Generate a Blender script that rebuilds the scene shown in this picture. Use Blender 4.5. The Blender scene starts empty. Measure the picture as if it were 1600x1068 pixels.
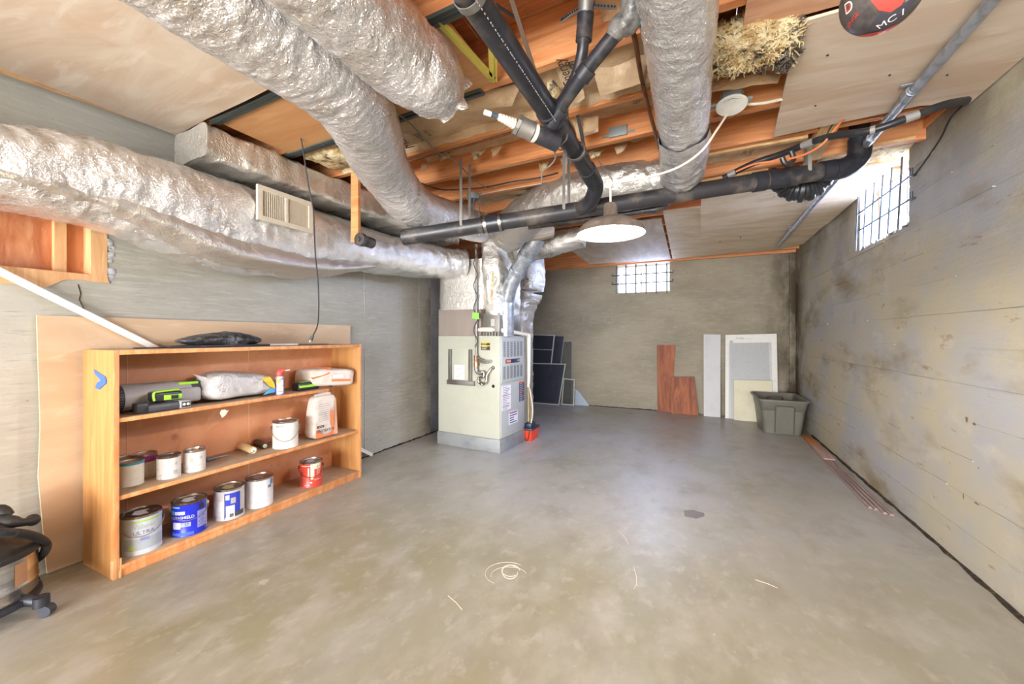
import bpy, bmesh, math, random
from mathutils import Vector, Matrix, noise
random.seed(7)
C = bpy.context.scene.collection
SC = bpy.context.scene
PI = math.pi

# ------------------------------------------------------------------ camera
YAW = math.radians(25.0); FPX = 622.0; HOR = 525.0
CAM = Vector((0, 0, 1.2))
Fv = Vector((-math.sin(YAW), math.cos(YAW), 0)); Rv = Vector((math.cos(YAW), math.sin(YAW), 0)); Uv = Vector((0, 0, 1))
cd = bpy.data.cameras.new('camera'); cam = bpy.data.objects.new('camera', cd); C.objects.link(cam)
cd.sensor_width = 36; cd.lens = FPX/1600*36; cd.clip_start = 0.02; cd.shift_y = -9/1600
cam.location = CAM; cam.rotation_euler = (PI/2, 0, YAW)
SC.camera = cam

# ------------------------------------------------------------------ world, light, exposure
SC.view_settings.view_transform = 'Standard'; SC.view_settings.look = 'None'
SC.view_settings.exposure = 1.25; SC.view_settings.gamma = 1.0; SC.view_settings.use_curve_mapping = False
SC.cycles.max_bounces = 10; SC.cycles.diffuse_bounces = 6; SC.cycles.glossy_bounces = 5
SC.cycles.transparent_max_bounces = 12; SC.cycles.sample_clamp_indirect = 6.0
SC.cycles.caustics_reflective = False; SC.cycles.caustics_refractive = False
w = bpy.data.worlds.new('daylight'); SC.world = w; w.use_nodes = True
wn = w.node_tree; bg = wn.nodes['Background']
tc = wn.nodes.new('ShaderNodeTexCoord'); sx = wn.nodes.new('ShaderNodeSeparateXYZ'); rp = wn.nodes.new('ShaderNodeValToRGB')
wn.links.new(tc.outputs['Generated'], sx.inputs[0])
mr = wn.nodes.new('ShaderNodeMapRange'); mr.inputs[1].default_value = -1; mr.inputs[2].default_value = 1
wn.links.new(sx.outputs['Z'], mr.inputs[0]); wn.links.new(mr.outputs[0], rp.inputs[0])
rp.color_ramp.elements[0].position = 0.0; rp.color_ramp.elements[0].color = (0.62, 0.58, 0.52, 1)
rp.color_ramp.elements[1].position = 1.0; rp.color_ramp.elements[1].color = (0.62, 0.78, 1.0, 1)
e = rp.color_ramp.elements.new(0.49); e.color = (0.62, 0.58, 0.52, 1)
e = rp.color_ramp.elements.new(0.52); e.color = (0.92, 0.95, 1.0, 1)
wn.links.new(rp.outputs[0], bg.inputs[0]); bg.inputs[1].default_value = 2.6
def area(name, loc, rot, sx_, sy_, power, col, portal=False):
    l = bpy.data.lights.new(name, 'AREA'); l.shape = 'RECTANGLE'; l.size = sx_; l.size_y = sy_; l.energy = power; l.color = col
    if portal: l.cycles.is_portal = True
    o = bpy.data.objects.new(name, l); C.objects.link(o); o.location = loc; o.rotation_euler = rot; return o
# daylight entering: the garage opening behind the camera and the two barred windows
area('rear_fill_area', (-0.75, -4.1, 1.0), (PI/2+math.radians(30), 0, 0), 3.9, 1.7, 305, (0.94, 0.97, 1.0))
area('side_window_daylight', (1.95, 3.9, 2.6), (0, math.radians(60), 0), 1.3, 1.9, 400, (0.50, 0.63, 1.0))
area('back_window_daylight', (-0.33, 7.45, 2.5), (math.radians(-118), 0, 0), 1.5, 1.0, 100, (0.50, 0.63, 1.0))
# added unseen point light behind the camera, set low to brighten the ceiling
pl = bpy.data.lights.new('rear_fill_point', 'POINT'); pl.energy = 26; pl.color = (1, 0.9, 0.76); pl.shadow_soft_size = 0.25
plo = bpy.data.objects.new('rear_fill_point', pl); C.objects.link(plo); plo.location = (-0.7, -1.6, 0.9)

# ------------------------------------------------------------------ pixel -> point
def ray(px, py): return Fv + Rv*((px-800)/FPX) + Uv*((HOR-py)/FPX)
def P(px, py, t): return CAM + ray(px, py)*t
def OX(px, py, X): d = ray(px, py); return CAM + d*(X/d.x)
def OY(px, py, Y): d = ray(px, py); return CAM + d*(Y/d.y)
def OZ(px, py, Z): d = ray(px, py); return CAM + d*((Z-1.2)/d.z)
def V(*a): return Vector(a)
def lin(r, g, b):
    f = lambda c: (c/255/12.92) if c/255 <= 0.04045 else ((c/255+0.055)/1.055)**2.4
    return (f(r), f(g), f(b), 1)

# ------------------------------------------------------------------ materials
def nm(name, col, rough=0.6, metal=0.0, layers=(), bump=None, coord='P', rvar=None, coat=0, spec=None, emit=None, alpha=None, rot=None):
    m = bpy.data.materials.new(name); m.use_nodes = True; n = m.node_tree.nodes; L = m.node_tree.links
    b = n['Principled BSDF']; b.inputs['Roughness'].default_value = rough; b.inputs['Metallic'].default_value = metal
    if coat: b.inputs['Coat Weight'].default_value = coat; b.inputs['Coat Roughness'].default_value = 0.25
    if spec is not None: b.inputs['Specular IOR Level'].default_value = spec
    if coord == 'P': g = n.new('ShaderNodeNewGeometry'); src = g.outputs['Position']
    else: g = n.new('ShaderNodeTexCoord'); src = g.outputs['Object']
    def mapped(sc, loc=(0, 0, 0)):
        mp = n.new('ShaderNodeMapping'); mp.inputs['Scale'].default_value = sc; mp.inputs['Location'].default_value = loc
        if rot: mp.inputs['Rotation'].default_value = rot
        L.new(src, mp.inputs[0]); return mp.outputs[0]
    def nz(sc, det=4, rg=0.6, dist=0.0, seed=0):
        t = n.new('ShaderNodeTexNoise'); t.inputs['Scale'].default_value = 1; t.inputs['Detail'].default_value = det
        t.inputs['Roughness'].default_value = rg; t.inputs['Distortion'].default_value = dist
        L.new(mapped(sc, (seed*3.7, seed*1.3, seed*2.1)), t.inputs['Vector']); return t.outputs['Fac']
    prev = None
    for i, ly in enumerate(layers):
        c2, sc, lo, hi = ly[:4]; dist = ly[4] if len(ly) > 4 else 0.0
        f = nz(sc, 5, 0.6, dist, i+1)
        r = n.new('ShaderNodeMapRange'); r.inputs[1].default_value = lo; r.inputs[2].default_value = hi; L.new(f, r.inputs[0])
        if len(ly) > 5:   # restrict to a region of the place: (axis, lo, hi)
            ax, a, bb = ly[5]; s = n.new('ShaderNodeSeparateXYZ'); L.new(src, s.inputs[0])
            q = n.new('ShaderNodeMapRange'); q.inputs[1].default_value = a; q.inputs[2].default_value = bb; L.new(s.outputs[ax], q.inputs[0])
            mu = n.new('ShaderNodeMath'); mu.operation = 'MULTIPLY'; L.new(r.outputs[0], mu.inputs[0]); L.new(q.outputs[0], mu.inputs[1]); fac = mu.outputs[0]
        else: fac = r.outputs[0]
        mx = n.new('ShaderNodeMix'); mx.data_type = 'RGBA'; L.new(fac, mx.inputs[0])
        if prev is None: mx.inputs[6].default_value = col
        else: L.new(prev, mx.inputs[6])
        mx.inputs[7].default_value = c2; prev = mx.outputs[2]
    if prev is None: b.inputs['Base Color'].default_value = col
    else: L.new(prev, b.inputs['Base Color'])
    if rvar:
        f = nz(rvar[0], 3, 0.5, 0, 9); r = n.new('ShaderNodeMapRange'); r.inputs[1].default_value = 0.2; r.inputs[2].default_value = 0.8
        r.inputs[3].default_value = rvar[1]; r.inputs[4].default_value = rvar[2]; L.new(f, r.inputs[0]); L.new(r.outputs[0], b.inputs['Roughness'])
    if bump:
        last = None
        for bi, (sc, st, ds, kind) in enumerate(bump):
            if kind == 'noise': h = nz(sc, 5, 0.6, 0.0, 20+bi)
            elif kind == 'ridge':
                f = nz(sc, 3, 0.55, 0.6, 30+bi); a1 = n.new('ShaderNodeMath'); a1.operation = 'SUBTRACT'; a1.inputs[1].default_value = 0.5; L.new(f, a1.inputs[0])
                a2 = n.new('ShaderNodeMath'); a2.operation = 'ABSOLUTE'; L.new(a1.outputs[0], a2.inputs[0]); h = a2.outputs[0]
            else:
                vt = n.new('ShaderNodeTexVoronoi'); vt.feature = 'F1'; vt.distance = 'EUCLIDEAN'; vt.inputs['Scale'].default_value = 1
                L.new(mapped(sc), vt.inputs['Vector']); h = vt.outputs['Distance']
            bp = n.new('ShaderNodeBump'); bp.inputs['Strength'].default_value = st; bp.inputs['Distance'].default_value = ds
            L.new(h, bp.inputs['Height'])
            if last: L.new(last, bp.inputs['Normal'])
            last = bp.outputs[0]
        L.new(last, b.inputs['Normal'])
    if emit:
        b.inputs['Emission Color'].default_value = emit[0]; b.inputs['Emission Strength'].default_value = emit[1]
    if alpha is not None: b.inputs['Alpha'].default_value = alpha
    return m
K = {}
def plain(r, g, b, rough=0.55, metal=0.0, name=None, spec=None):
    k = (r, g, b, rough, metal)
    if k not in K:
        K[k] = nm('paint_%d_%d_%d' % (r, g, b), lin(r, g, b), rough, metal, layers=[(tuple(x*0.86 for x in lin(r, g, b)[:3])+(1,), (30, 30, 30), 0.5, 0.8)], coord='O', spec=spec)
    return K[k]

M = {}
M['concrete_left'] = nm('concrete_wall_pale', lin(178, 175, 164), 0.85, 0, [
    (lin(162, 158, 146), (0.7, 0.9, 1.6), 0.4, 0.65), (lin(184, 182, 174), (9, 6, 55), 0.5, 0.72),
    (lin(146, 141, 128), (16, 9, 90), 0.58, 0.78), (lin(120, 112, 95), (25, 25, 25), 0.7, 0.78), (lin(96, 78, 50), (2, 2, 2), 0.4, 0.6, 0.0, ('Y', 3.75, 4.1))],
    bump=[((6, 5, 80), 0.35, 0.003, 'noise'), ((60, 60, 60), 0.4, 0.002, 'noise')])
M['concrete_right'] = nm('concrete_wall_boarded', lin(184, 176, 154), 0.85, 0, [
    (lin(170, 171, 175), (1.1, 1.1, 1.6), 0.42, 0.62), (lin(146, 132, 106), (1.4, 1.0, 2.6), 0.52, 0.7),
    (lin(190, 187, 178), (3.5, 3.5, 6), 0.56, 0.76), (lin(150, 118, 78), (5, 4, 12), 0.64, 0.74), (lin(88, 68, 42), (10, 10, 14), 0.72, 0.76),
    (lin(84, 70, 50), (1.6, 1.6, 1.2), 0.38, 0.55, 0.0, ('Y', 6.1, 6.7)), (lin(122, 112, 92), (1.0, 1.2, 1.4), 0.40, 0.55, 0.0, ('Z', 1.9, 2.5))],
    bump=[((3, 4, 50), 0.5, 0.005, 'noise'), ((50, 50, 50), 0.5, 0.004, 'noise')])
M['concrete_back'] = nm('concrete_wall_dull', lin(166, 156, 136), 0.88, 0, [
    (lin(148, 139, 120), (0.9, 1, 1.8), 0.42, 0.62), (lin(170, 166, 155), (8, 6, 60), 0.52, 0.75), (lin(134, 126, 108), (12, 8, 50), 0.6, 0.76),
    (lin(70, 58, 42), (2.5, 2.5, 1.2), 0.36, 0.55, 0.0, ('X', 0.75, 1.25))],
    bump=[((4, 4, 45), 0.45, 0.005, 'noise'), ((60, 60, 60), 0.3, 0.003, 'noise')])
M['floor'] = nm('concrete_floor_sealed', lin(160, 160, 150), 0.45, 0, [
    (lin(148, 145, 126), (0.55, 0.45, 1), 0.40, 0.65), (lin(174, 172, 168), (1.3, 1.0, 1), 0.42, 0.75), (lin(152, 143, 124), (2.4, 1.8, 1), 0.5, 0.8), (lin(140, 132, 98), (1.1, 0.9, 1), 0.36, 0.62, 0.0, ('Y', 2.6, 0.9)), (lin(172, 174, 180), (1.2, 0.9, 1), 0.36, 0.58, 0.0, ('Y', 2.0, 3.4)),  # last layer paints bluish window light on the far floor into the colour
    (lin(178, 175, 168), (6, 4, 1), 0.45, 0.85), (lin(142, 136, 124), (5, 3.5, 1), 0.5, 0.85), (lin(184, 181, 174), (15, 10, 1), 0.55, 0.85), (lin(196, 192, 184), (34, 26, 1), 0.68, 0.76)],
    bump=[((14, 14, 14), 0.25, 0.003, 'noise'), ((90, 90, 90), 0.2, 0.0015, 'noise')], rvar=((2.0, 2.0, 2.0), 0.30, 0.42))
def wood(name, c1, c2, c3, sc, rough=0.6, coord='P', coat=0, bs=0.25):
    return nm(name, c1, rough, 0, [(c2, sc, 0.4, 0.62, 1.2), (c3, tuple(x*2.6 for x in sc), 0.55, 0.75, 0.6)], coord=coord, coat=coat,
              bump=[(tuple(x*3 for x in sc), bs, 0.002, 'noise')])
M['joist'] = wood('fir_joist_wood', lin(226, 158, 104), lin(206, 128, 76), lin(234, 178, 126), (1.4, 9, 22))
M['joist_light'] = wood('pale_lumber', lin(222, 186, 132), lin(205, 160, 105), lin(235, 205, 160), (9, 1.6, 22))
M['subfloor'] = wood('subfloor_boards', lin(216, 156, 110), lin(198, 130, 84), lin(226, 174, 126), (1.5, 14, 14))
M['ply'] = wood('ceiling_plywood_pale', lin(212, 196, 178), lin(198, 174, 150), lin(222, 209, 194), (1.1, 5.0, 5), 0.65)
M['ply_grey'] = wood('ceiling_plywood_grey', lin(202, 186, 164), lin(186, 166, 142), lin(210, 196, 176), (5.0, 1.4, 5), 0.7)
M['ply_far'] = wood('ceiling_plywood_tan', lin(232, 216, 190), lin(216, 192, 158), lin(206, 190, 168), (1.6, 4.0, 5), 0.65)
M['ply_red'] = wood('ceiling_plywood_reddish', lin(212, 166, 134), lin(196, 144, 110), lin(222, 184, 156), (1.2, 8, 8), 0.65)
M['ply_pan'] = wood('panned_bay_board', lin(204, 152, 102), lin(196, 140, 90), lin(210, 162, 116), (1, 8, 8), 0.65)
M['ply_wall'] = wood('backing_plywood', lin(208, 182, 152), lin(198, 168, 136), lin(216, 194, 166), (3, 1.2, 4), 0.7)
M['ply_orange'] = wood('fir_plywood_orange', lin(206, 140, 98), lin(178, 104, 64), lin(222, 164, 122), (5, 9, 1.8), 0.6)
M['stud'] = wood('stud_wood', lin(226, 180, 130), lin(208, 156, 106), lin(236, 198, 152), (12, 12, 1.6), 0.6)
M['shelf'] = wood('bookcase_stained_wood', lin(204, 138, 84), lin(192, 122, 70), lin(214, 152, 98), (10, 1.5, 10), 0.5, bs=0.1)
M['shelf_side'] = wood('bookcase_side_wood', lin(196, 144, 88), lin(180, 126, 72), lin(206, 158, 104), (16, 16, 1.2), 0.5, bs=0.1)
M['shelf_back'] = wood('bookcase_back_board', lin(208, 146, 104), lin(198, 132, 90), lin(216, 158, 118), (3, 3, 3), 0.55, bs=0.1)
M['shelf_edge'] = wood('bookcase_front_edges', lin(224, 160, 106), lin(204, 134, 80), lin(232, 176, 126), (14, 14, 3), 0.5, bs=0.1)
M['shelf_dust'] = wood('bookcase_dusty_shelf_tops', lin(178, 156, 134), lin(166, 140, 114), lin(188, 170, 150), (4, 4, 4), 0.8, bs=0.1)
M['red_wood'] = wood('red_stained_board', lin(164, 90, 48), lin(122, 58, 28), lin(184, 108, 62), (14, 14, 1.6), 0.6)
M['moulding'] = wood('floor_moulding_wood', lin(158, 138, 134), lin(138, 116, 112), lin(172, 154, 150), (20, 1.5, 20), 0.45)
M['moulding_or'] = nm('lilac_board_orange_end', lin(178, 152, 144), 0.5, 0, [(lin(160, 130, 122), (20, 1.5, 20), 0.45, 0.6), (lin(206, 138, 84), (1, 1, 1), 0.0, 0.1, 0.0, ('Y', 5.15, 5.3))])
def foil(name, col, r0, r1, sc=1.0, st=1.0, brown=None):
    ly = [(lin(206, 200, 192), (6, 6, 6), 0.5, 0.75)]
    if brown: ly.append((brown, (3, 3, 3), 0.52, 0.68))
    return nm(name, col, 0.3, 0.78, ly, bump=[((22*sc, 22*sc, 22*sc), 0.6*st, 0.014, 'ridge'), ((58*sc, 58*sc, 58*sc), 0.9*st, 0.009, 'ridge'), ((120*sc, 120*sc, 120*sc), 1.0*st, 0.004, 'ridge'), ((46*sc, 46*sc, 46*sc), 0.3*st, 0.004, 'vor')], rvar=((5, 5, 5), r0, r1))
M['foil'] = foil('foil_jacket', lin(244, 244, 245), 0.10, 0.25)
M['foil_dull'] = foil('foil_jacket_dull', lin(214, 208, 200), 0.28, 0.45, 0.7, 0.8)
M['foil_plen'] = foil('foil_plenum_wrap', lin(224, 220, 212), 0.22, 0.4, 0.8, 1.0)
M['galv'] = nm('galvanized_steel', lin(190, 196, 204), 0.35, 0.7, [(lin(160, 166, 174), (20, 20, 20), 0.45, 0.6)], rvar=((12, 12, 12), 0.28, 0.45))
M['galv_dull'] = nm('galvanized_dull', lin(150, 146, 140), 0.5, 0.7, [(lin(120, 116, 112), (8, 8, 3), 0.45, 0.65)])
M['steel'] = nm('brushed_stainless', lin(205, 200, 192), 0.25, 1.0, [(lin(176, 168, 158), (3, 3, 40), 0.45, 0.6)], rvar=((5, 5, 5), 0.18, 0.34))
M['abs'] = nm('black_abs_pipe', lin(44, 45, 52), 0.35, 0, [(lin(100, 92, 84), (9, 9, 9), 0.55, 0.8), (lin(30, 30, 36), (30, 30, 30), 0.5, 0.7)], rvar=((8, 8, 8), 0.25, 0.5))
M['abs_dusty'] = nm('black_abs_pipe_dusty', lin(52, 51, 54), 0.4, 0, [(lin(118, 108, 98), (7, 7, 7), 0.5, 0.75)], rvar=((8, 8, 8), 0.28, 0.55))
M['rubber'] = nm('black_rubber', lin(32, 31, 31), 0.5, 0, [(lin(52, 50, 48), (14, 14, 14), 0.5, 0.7)], coord='O')
M['blackplastic'] = nm('black_plastic', lin(36, 36, 40), 0.38, 0, [(lin(58, 58, 62), (20, 20, 20), 0.5, 0.75)], coord='O')
M['wire_grey'] = plain(120, 116, 112, 0.5); M['wire_black'] = plain(34, 33, 36, 0.5); M['wire_white'] = plain(226, 216, 200, 0.5)
M['copper'] = nm('old_copper', lin(150, 98, 66), 0.45, 0.8, [(lin(110, 78, 58), (20, 20, 20), 0.45, 0.65)])
M['orange_cable'] = plain(214, 120, 66, 0.5)
M['kraft'] = nm('kraft_paper_facing', lin(208, 180, 146), 0.75, 0, [(lin(190, 158, 122), (4, 6, 4), 0.45, 0.65), (lin(224, 202, 172), (12, 12, 12), 0.55, 0.72)],
                bump=[((9, 9, 9), 0.8, 0.02, 'ridge'), ((25, 25, 25), 0.5, 0.006, 'ridge')])
M['fluff'] = nm('fibreglass_fluff', lin(232, 214, 172), 0.95, 0, [(lin(206, 176, 124), (20, 20, 20), 0.45, 0.6), (lin(104, 88, 70), (13, 13, 13), 0.57, 0.66)],
                bump=[((40, 40, 40), 1.0, 0.02, 'noise'), ((110, 110, 110), 1.0, 0.006, 'noise')])
M['fluff_dark'] = nm('dirty_insulation', lin(96, 88, 80), 0.95, 0, [(lin(190, 176, 150), (30, 30, 30), 0.52, 0.66), (lin(46, 42, 40), (16, 16, 16), 0.5, 0.65)])
M['furnace'] = nm('furnace_enamel', lin(186, 188, 174), 0.42, 0, [(lin(178, 180, 166), (3, 3, 3), 0.45, 0.7)], coord='O', coat=0.2)
M['furnace_front'] = nm('furnace_front_enamel', lin(176, 180, 180), 0.42, 0, [(lin(168, 172, 174), (3, 3, 3), 0.45, 0.7)], coord='O', coat=0.2)
M['plinth'] = nm('furnace_base_sheet', lin(158, 162, 164), 0.5, 0.3, [(lin(138, 142, 146), (4, 4, 9), 0.45, 0.65)], coord='O')
M['brown_sheet'] = nm('brown_sheet_metal', lin(158, 146, 138), 0.5, 0.1, [(lin(146, 132, 124), (4, 4, 1), 0.45, 0.65)], coord='O')
M['dark'] = plain(26, 24, 22, 0.8); M['slot'] = plain(70, 70, 68, 0.7)
M['white'] = plain(236, 234, 228, 0.5); M['white_board'] = nm('white_painted_board', lin(204, 204, 206), 0.5, 0, [(lin(196, 194, 194), (5, 5, 3), 0.5, 0.75)])
M['cream_board'] = nm('cream_board', lin(222, 216, 188), 0.55, 0, [(lin(206, 198, 168), (3, 3, 3), 0.5, 0.75)])
M['paper'] = plain(232, 230, 234, 0.6); M['ink'] = plain(50, 48, 52, 0.6); M['inkgrey'] = plain(150, 150, 156, 0.6)
M['tan_metal'] = plain(222, 214, 198, 0.45)
M['tote'] = nm('grey_tote_plastic', lin(114, 112, 102), 0.42, 0, [(lin(104, 102, 92), (5, 5, 5), 0.45, 0.7)], coord='O', rvar=((6, 6, 6), 0.35, 0.5))
M['screen_frame'] = plain(206, 210, 206, 0.4, 0.3); M['screen_frame_grey'] = plain(150, 154, 158, 0.4, 0.5)
M['iron'] = nm('window_bar_iron', lin(88, 94, 104), 0.45, 0.6, [(lin(66, 64, 66), (20, 20, 20), 0.5, 0.7)])
M['lamp'] = nm('lamp_shade_enamel_dusty', lin(128, 116, 106), 0.45, 0.2, [(lin(104, 92, 82), (18, 18, 6), 0.45, 0.65), (lin(160, 146, 134), (8, 8, 30), 0.58, 0.75)], coord='O')
M['lamp_in'] = plain(245, 242, 236, 0.35)
M['bulb'] = nm('lit_bulb', (1, 1, 1, 1), 0.4, emit=((1, 0.92, 0.80, 1), 1050))
M['yellow_tape'] = plain(222, 208, 96, 0.6)
M['lime'] = plain(158, 220, 60, 0.45)
M['box_grey'] = plain(150, 158, 158, 0.55, 0.3)
def see_through(name, col, amount, gloss=0.1):
    m = bpy.data.materials.new(name); m.use_nodes = True; n = m.node_tree.nodes; L = m.node_tree.links
    b = n['Principled BSDF']; b.inputs['Base Color'].default_value = col; b.inputs['Roughness'].default_value = gloss
    t = n.new('ShaderNodeBsdfTransparent'); mx = n.new('ShaderNodeMixShader'); mx.inputs[0].default_value = 1-amount
    tx = n.new('ShaderNodeTexNoise'); tx.inputs['Scale'].default_value = 3; r = n.new('ShaderNodeMapRange'); r.inputs[1].default_value = 0.3; r.inputs[2].default_value = 0.7
    r.inputs[3].default_value = max(0, 1-amount-0.05); r.inputs[4].default_value = 1-amount+0.05
    L.new(tx.outputs['Fac'], r.inputs[0]); L.new(r.outputs[0], mx.inputs[0])
    L.new(t.outputs[0], mx.inputs[1]); L.new(b.outputs[0], mx.inputs[2]); L.new(mx.outputs[0], n['Material Output'].inputs[0]); return m
M['mesh_dark'] = see_through('insect_mesh_dark', lin(66, 72, 86), 0.40, 0.5)
M['mesh_light'] = see_through('insect_mesh_grey', lin(96, 98, 98), 0.72, 0.5)
M['glass'] = see_through('window_glass', lin(225, 232, 240), 0.88, 0.05)
M['plastic_film'] = plain(178, 180, 182, 0.4)

# ------------------------------------------------------------------ mesh builders
class MB:
    def __init__(s): s.v = []; s.f = []
    def add(s, vs, fs):
        o = len(s.v); s.v += [Vector(v) for v in vs]; s.f += [tuple(i+o for i in f) for f in fs]; return s
    def box(s, x0, x1, y0, y1, z0, z1, m=None):
        vs = [V(x, y, z) for z in (z0, z1) for x, y in ((x0, y0), (x1, y0), (x1, y1), (x0, y1))]
        if m: vs = [m @ v for v in vs]
        return s.add(vs, [(3, 2, 1, 0), (4, 5, 6, 7), (0, 1, 5, 4), (1, 2, 6, 5), (2, 3, 7, 6), (3, 0, 4, 7)])
    def rbox(s, x0, x1, y0, y1, z0, z1, b=0.004, m=None, seg=2):
        bm = bmesh.new(); bmesh.ops.create_cube(bm, size=1)
        for v in bm.verts: v.co = V(x0+(v.co.x+.5)*(x1-x0), y0+(v.co.y+.5)*(y1-y0), z0+(v.co.z+.5)*(z1-z0))
        bmesh.ops.bevel(bm, geom=bm.edges[:], offset=b, segments=seg, affect='EDGES', profile=0.5)
        return s.bmadd(bm, m)
    def bmadd(s, bm, m=None):
        bm.verts.index_update(); vs = [(m @ v.co) if m else v.co.copy() for v in bm.verts]; fs = [[v.index for v in f.verts] for f in bm.faces]; bm.free(); return s.add(vs, fs)
    def tube(s, pts, r, n=12, caps=True, smooth=0, ell=None):
        pts = [Vector(p) for p in pts]
        if smooth: 
            rr = r if isinstance(r, (list, tuple)) else [r]*len(pts); pts, r = catmull(pts, rr, smooth)
        if not isinstance(r, (list, tuple)): r = [r]*len(pts)
        T = [(pts[min(i+1, len(pts)-1)]-pts[max(i-1, 0)]).normalized() for i in range(len(pts))]
        a = Vector((0, 0, 1)) if abs(T[0].z) < 0.9 else Vector((1, 0, 0)); u = T[0].cross(a).normalized()
        vs = []
        for i, p in enumerate(pts):
            u = (u - T[i]*u.dot(T[i])).normalized(); w_ = T[i].cross(u)
            for k in range(n):
                an = 2*PI*k/n; vs.append(p+(u*math.cos(an)+w_*math.sin(an))*r[i])
        fs = [(i*n+k, i*n+(k+1) % n, (i+1)*n+(k+1) % n, (i+1)*n+k) for i in range(len(pts)-1) for k in range(n)]
        if caps: fs += [tuple(range(n-1, -1, -1)), tuple(range((len(pts)-1)*n, len(pts)*n))]
        return s.add(vs, fs)
    def cyl(s, a, b, r, n=20, r2=None): return s.tube([a, b], [r, r if r2 is None else r2], n)
    def lathe(s, prof, c=(0, 0, 0), n=32, m=None, a0=0, a1=2*PI, closed=True):
        c = Vector(c); vs = []
        N = n if closed else n+1
        for r, z in prof:
            for k in range(N):
                an = a0+(a1-a0)*k/n; p = V(r*math.cos(an), r*math.sin(an), z); vs.append((m @ p if m else p)+c)
        fs = [(i*N+k, i*N+(k+1) % N, (i+1)*N+(k+1) % N, (i+1)*N+k) for i in range(len(prof)-1) for k in range(n)]
        return s.add(vs, fs)
    def slab(s, q, th):            # q: 4+ corner points, th: thickness vector
        n = len(q); th = Vector(th); vs = [Vector(p) for p in q]+[Vector(p)+th for p in q]
        return s.add(vs, [tuple(range(n-1, -1, -1)), tuple(range(n, 2*n))]+[(i, (i+1) % n, n+(i+1) % n, n+i) for i in range(n)])
def catmull(pts, rr, k):
    o = []; q = []
    for i in range(len(pts)-1):
        p0 = pts[max(i-1, 0)]; p1 = pts[i]; p2 = pts[i+1]; p3 = pts[min(i+2, len(pts)-1)]
        r0 = rr[max(i-1, 0)]; r1 = rr[i]; r2 = rr[i+1]; r3 = rr[min(i+2, len(pts)-1)]
        for j in range(k):
            t = j/k; f = lambda a, b, c, d: 0.5*((2*b)+(c-a)*t+(2*a-5*b+4*c-d)*t*t+(3*b-a-3*c+d)*t**3)
            o.append(f(p0, p1, p2, p3)); q.append(f(r0, r1, r2, r3))
    o.append(pts[-1].copy()); q.append(rr[-1]); return o, q

WM = {}
def finish(name, mb, mat, smooth=True, ang=35):
    me = bpy.data.meshes.new(name); me.from_pydata([tuple(v) for v in mb.v], [], mb.f); me.validate(); me.update()
    bm = bmesh.new(); bm.from_mesh(me); bmesh.ops.recalc_face_normals(bm, faces=bm.faces[:]); bm.to_mesh(me); bm.free()
    if smooth:
        me.shade_smooth(); me.set_sharp_from_angle(angle=math.radians(ang))
    me.materials.append(mat); return me
def thing(name, label, cat, loc=(0, 0, 0), rz=0, group=None):
    o = bpy.data.objects.new(name, None); C.objects.link(o); o.empty_display_size = 0.05
    o.location = loc; o.rotation_euler = (0, 0, rz); o['label'] = label; o['category'] = cat
    if group: o['group'] = group
    WM[o] = Matrix.Translation(Vector(loc)) @ Matrix.Rotation(rz, 4, 'Z'); return o
def part(name, mb, mat, parent, label=None, local=False, smooth=True, ang=35, kind=None):
    if not local:
        inv = WM[parent].inverted(); mb.v = [inv @ v for v in mb.v]
    o = bpy.data.objects.new(name, finish(name, mb, mat, smooth, ang)); C.objects.link(o); o.parent = parent; WM[o] = WM[parent]
    if label: o['label'] = label
    if kind: o['kind'] = kind
    return o
def one(name, mb, mat, label, cat, group=None, smooth=True, ang=35, kind=None):
    xs = [v.x for v in mb.v]; ys = [v.y for v in mb.v]; b = V((min(xs)+max(xs))/2, (min(ys)+max(ys))/2, min(v.z for v in mb.v))
    mb.v = [v-b for v in mb.v]; o = bpy.data.objects.new(name, finish(name, mb, mat, smooth, ang)); C.objects.link(o); o.location = b
    WM[o] = Matrix.Translation(b); o['label'] = label; o['category'] = cat
    if group: o['group'] = group
    if kind: o['kind'] = kind
    return o
def struct(name, mb, mat, smooth=False, parent=None, ang=35, label=None):
    if parent: return part(name, mb, mat, parent, smooth=smooth, ang=ang)
    o = bpy.data.objects.new(name, finish(name, mb, mat, smooth, ang)); C.objects.link(o); o['kind'] = 'structure'; WM[o] = Matrix.Identity(4)
    if label: o['label'] = label
    return o
_tx = {}
def text_geo(s):
    if s not in _tx:
        c = bpy.data.curves.new('t', 'FONT'); c.body = s; c.size = 1; c.align_x = 'CENTER'; c.align_y = 'CENTER'; c.resolution_u = 3
        o = bpy.data.objects.new('t', c); me = bpy.data.meshes.new_from_object(o)
        _tx[s] = ([v.co.copy() for v in me.vertices], [tuple(p.vertices) for p in me.polygons]); bpy.data.objects.remove(o); bpy.data.curves.remove(c); bpy.data.meshes.remove(me)
    return _tx[s]
def flat_text(mb, s, size, o, ux, uy, sq=1.0):
    vs, fs = text_geo(s); o = Vector(o); ux = Vector(ux).normalized(); uy = Vector(uy).normalized()
    return mb.add([o+ux*(v.x*size*sq)+uy*(v.y*size) for v in vs], fs)
def cyl_text(mb, s, size, r, ac, zc, sq=1.0, tilt=0):
    vs, fs = text_geo(s); return mb.add([V(r*math.cos(ac+v.x*size*sq/r), r*math.sin(ac+v.x*size*sq/r), zc+v.y*size+tilt*v.x*size) for v in vs], fs)
def cyl_patch(mb, r, a0, a1, z0, z1, n=10, th=0.0006):
    vs = []; 
    for k in range(n+1):
        a = a0+(a1-a0)*k/n
        for z in (z0, z1): vs.append(V((r+th)*math.cos(a), (r+th)*math.sin(a), z))
    return mb.add(vs, [(2*k, 2*k+2, 2*k+3, 2*k+1) for k in range(n)])

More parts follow.
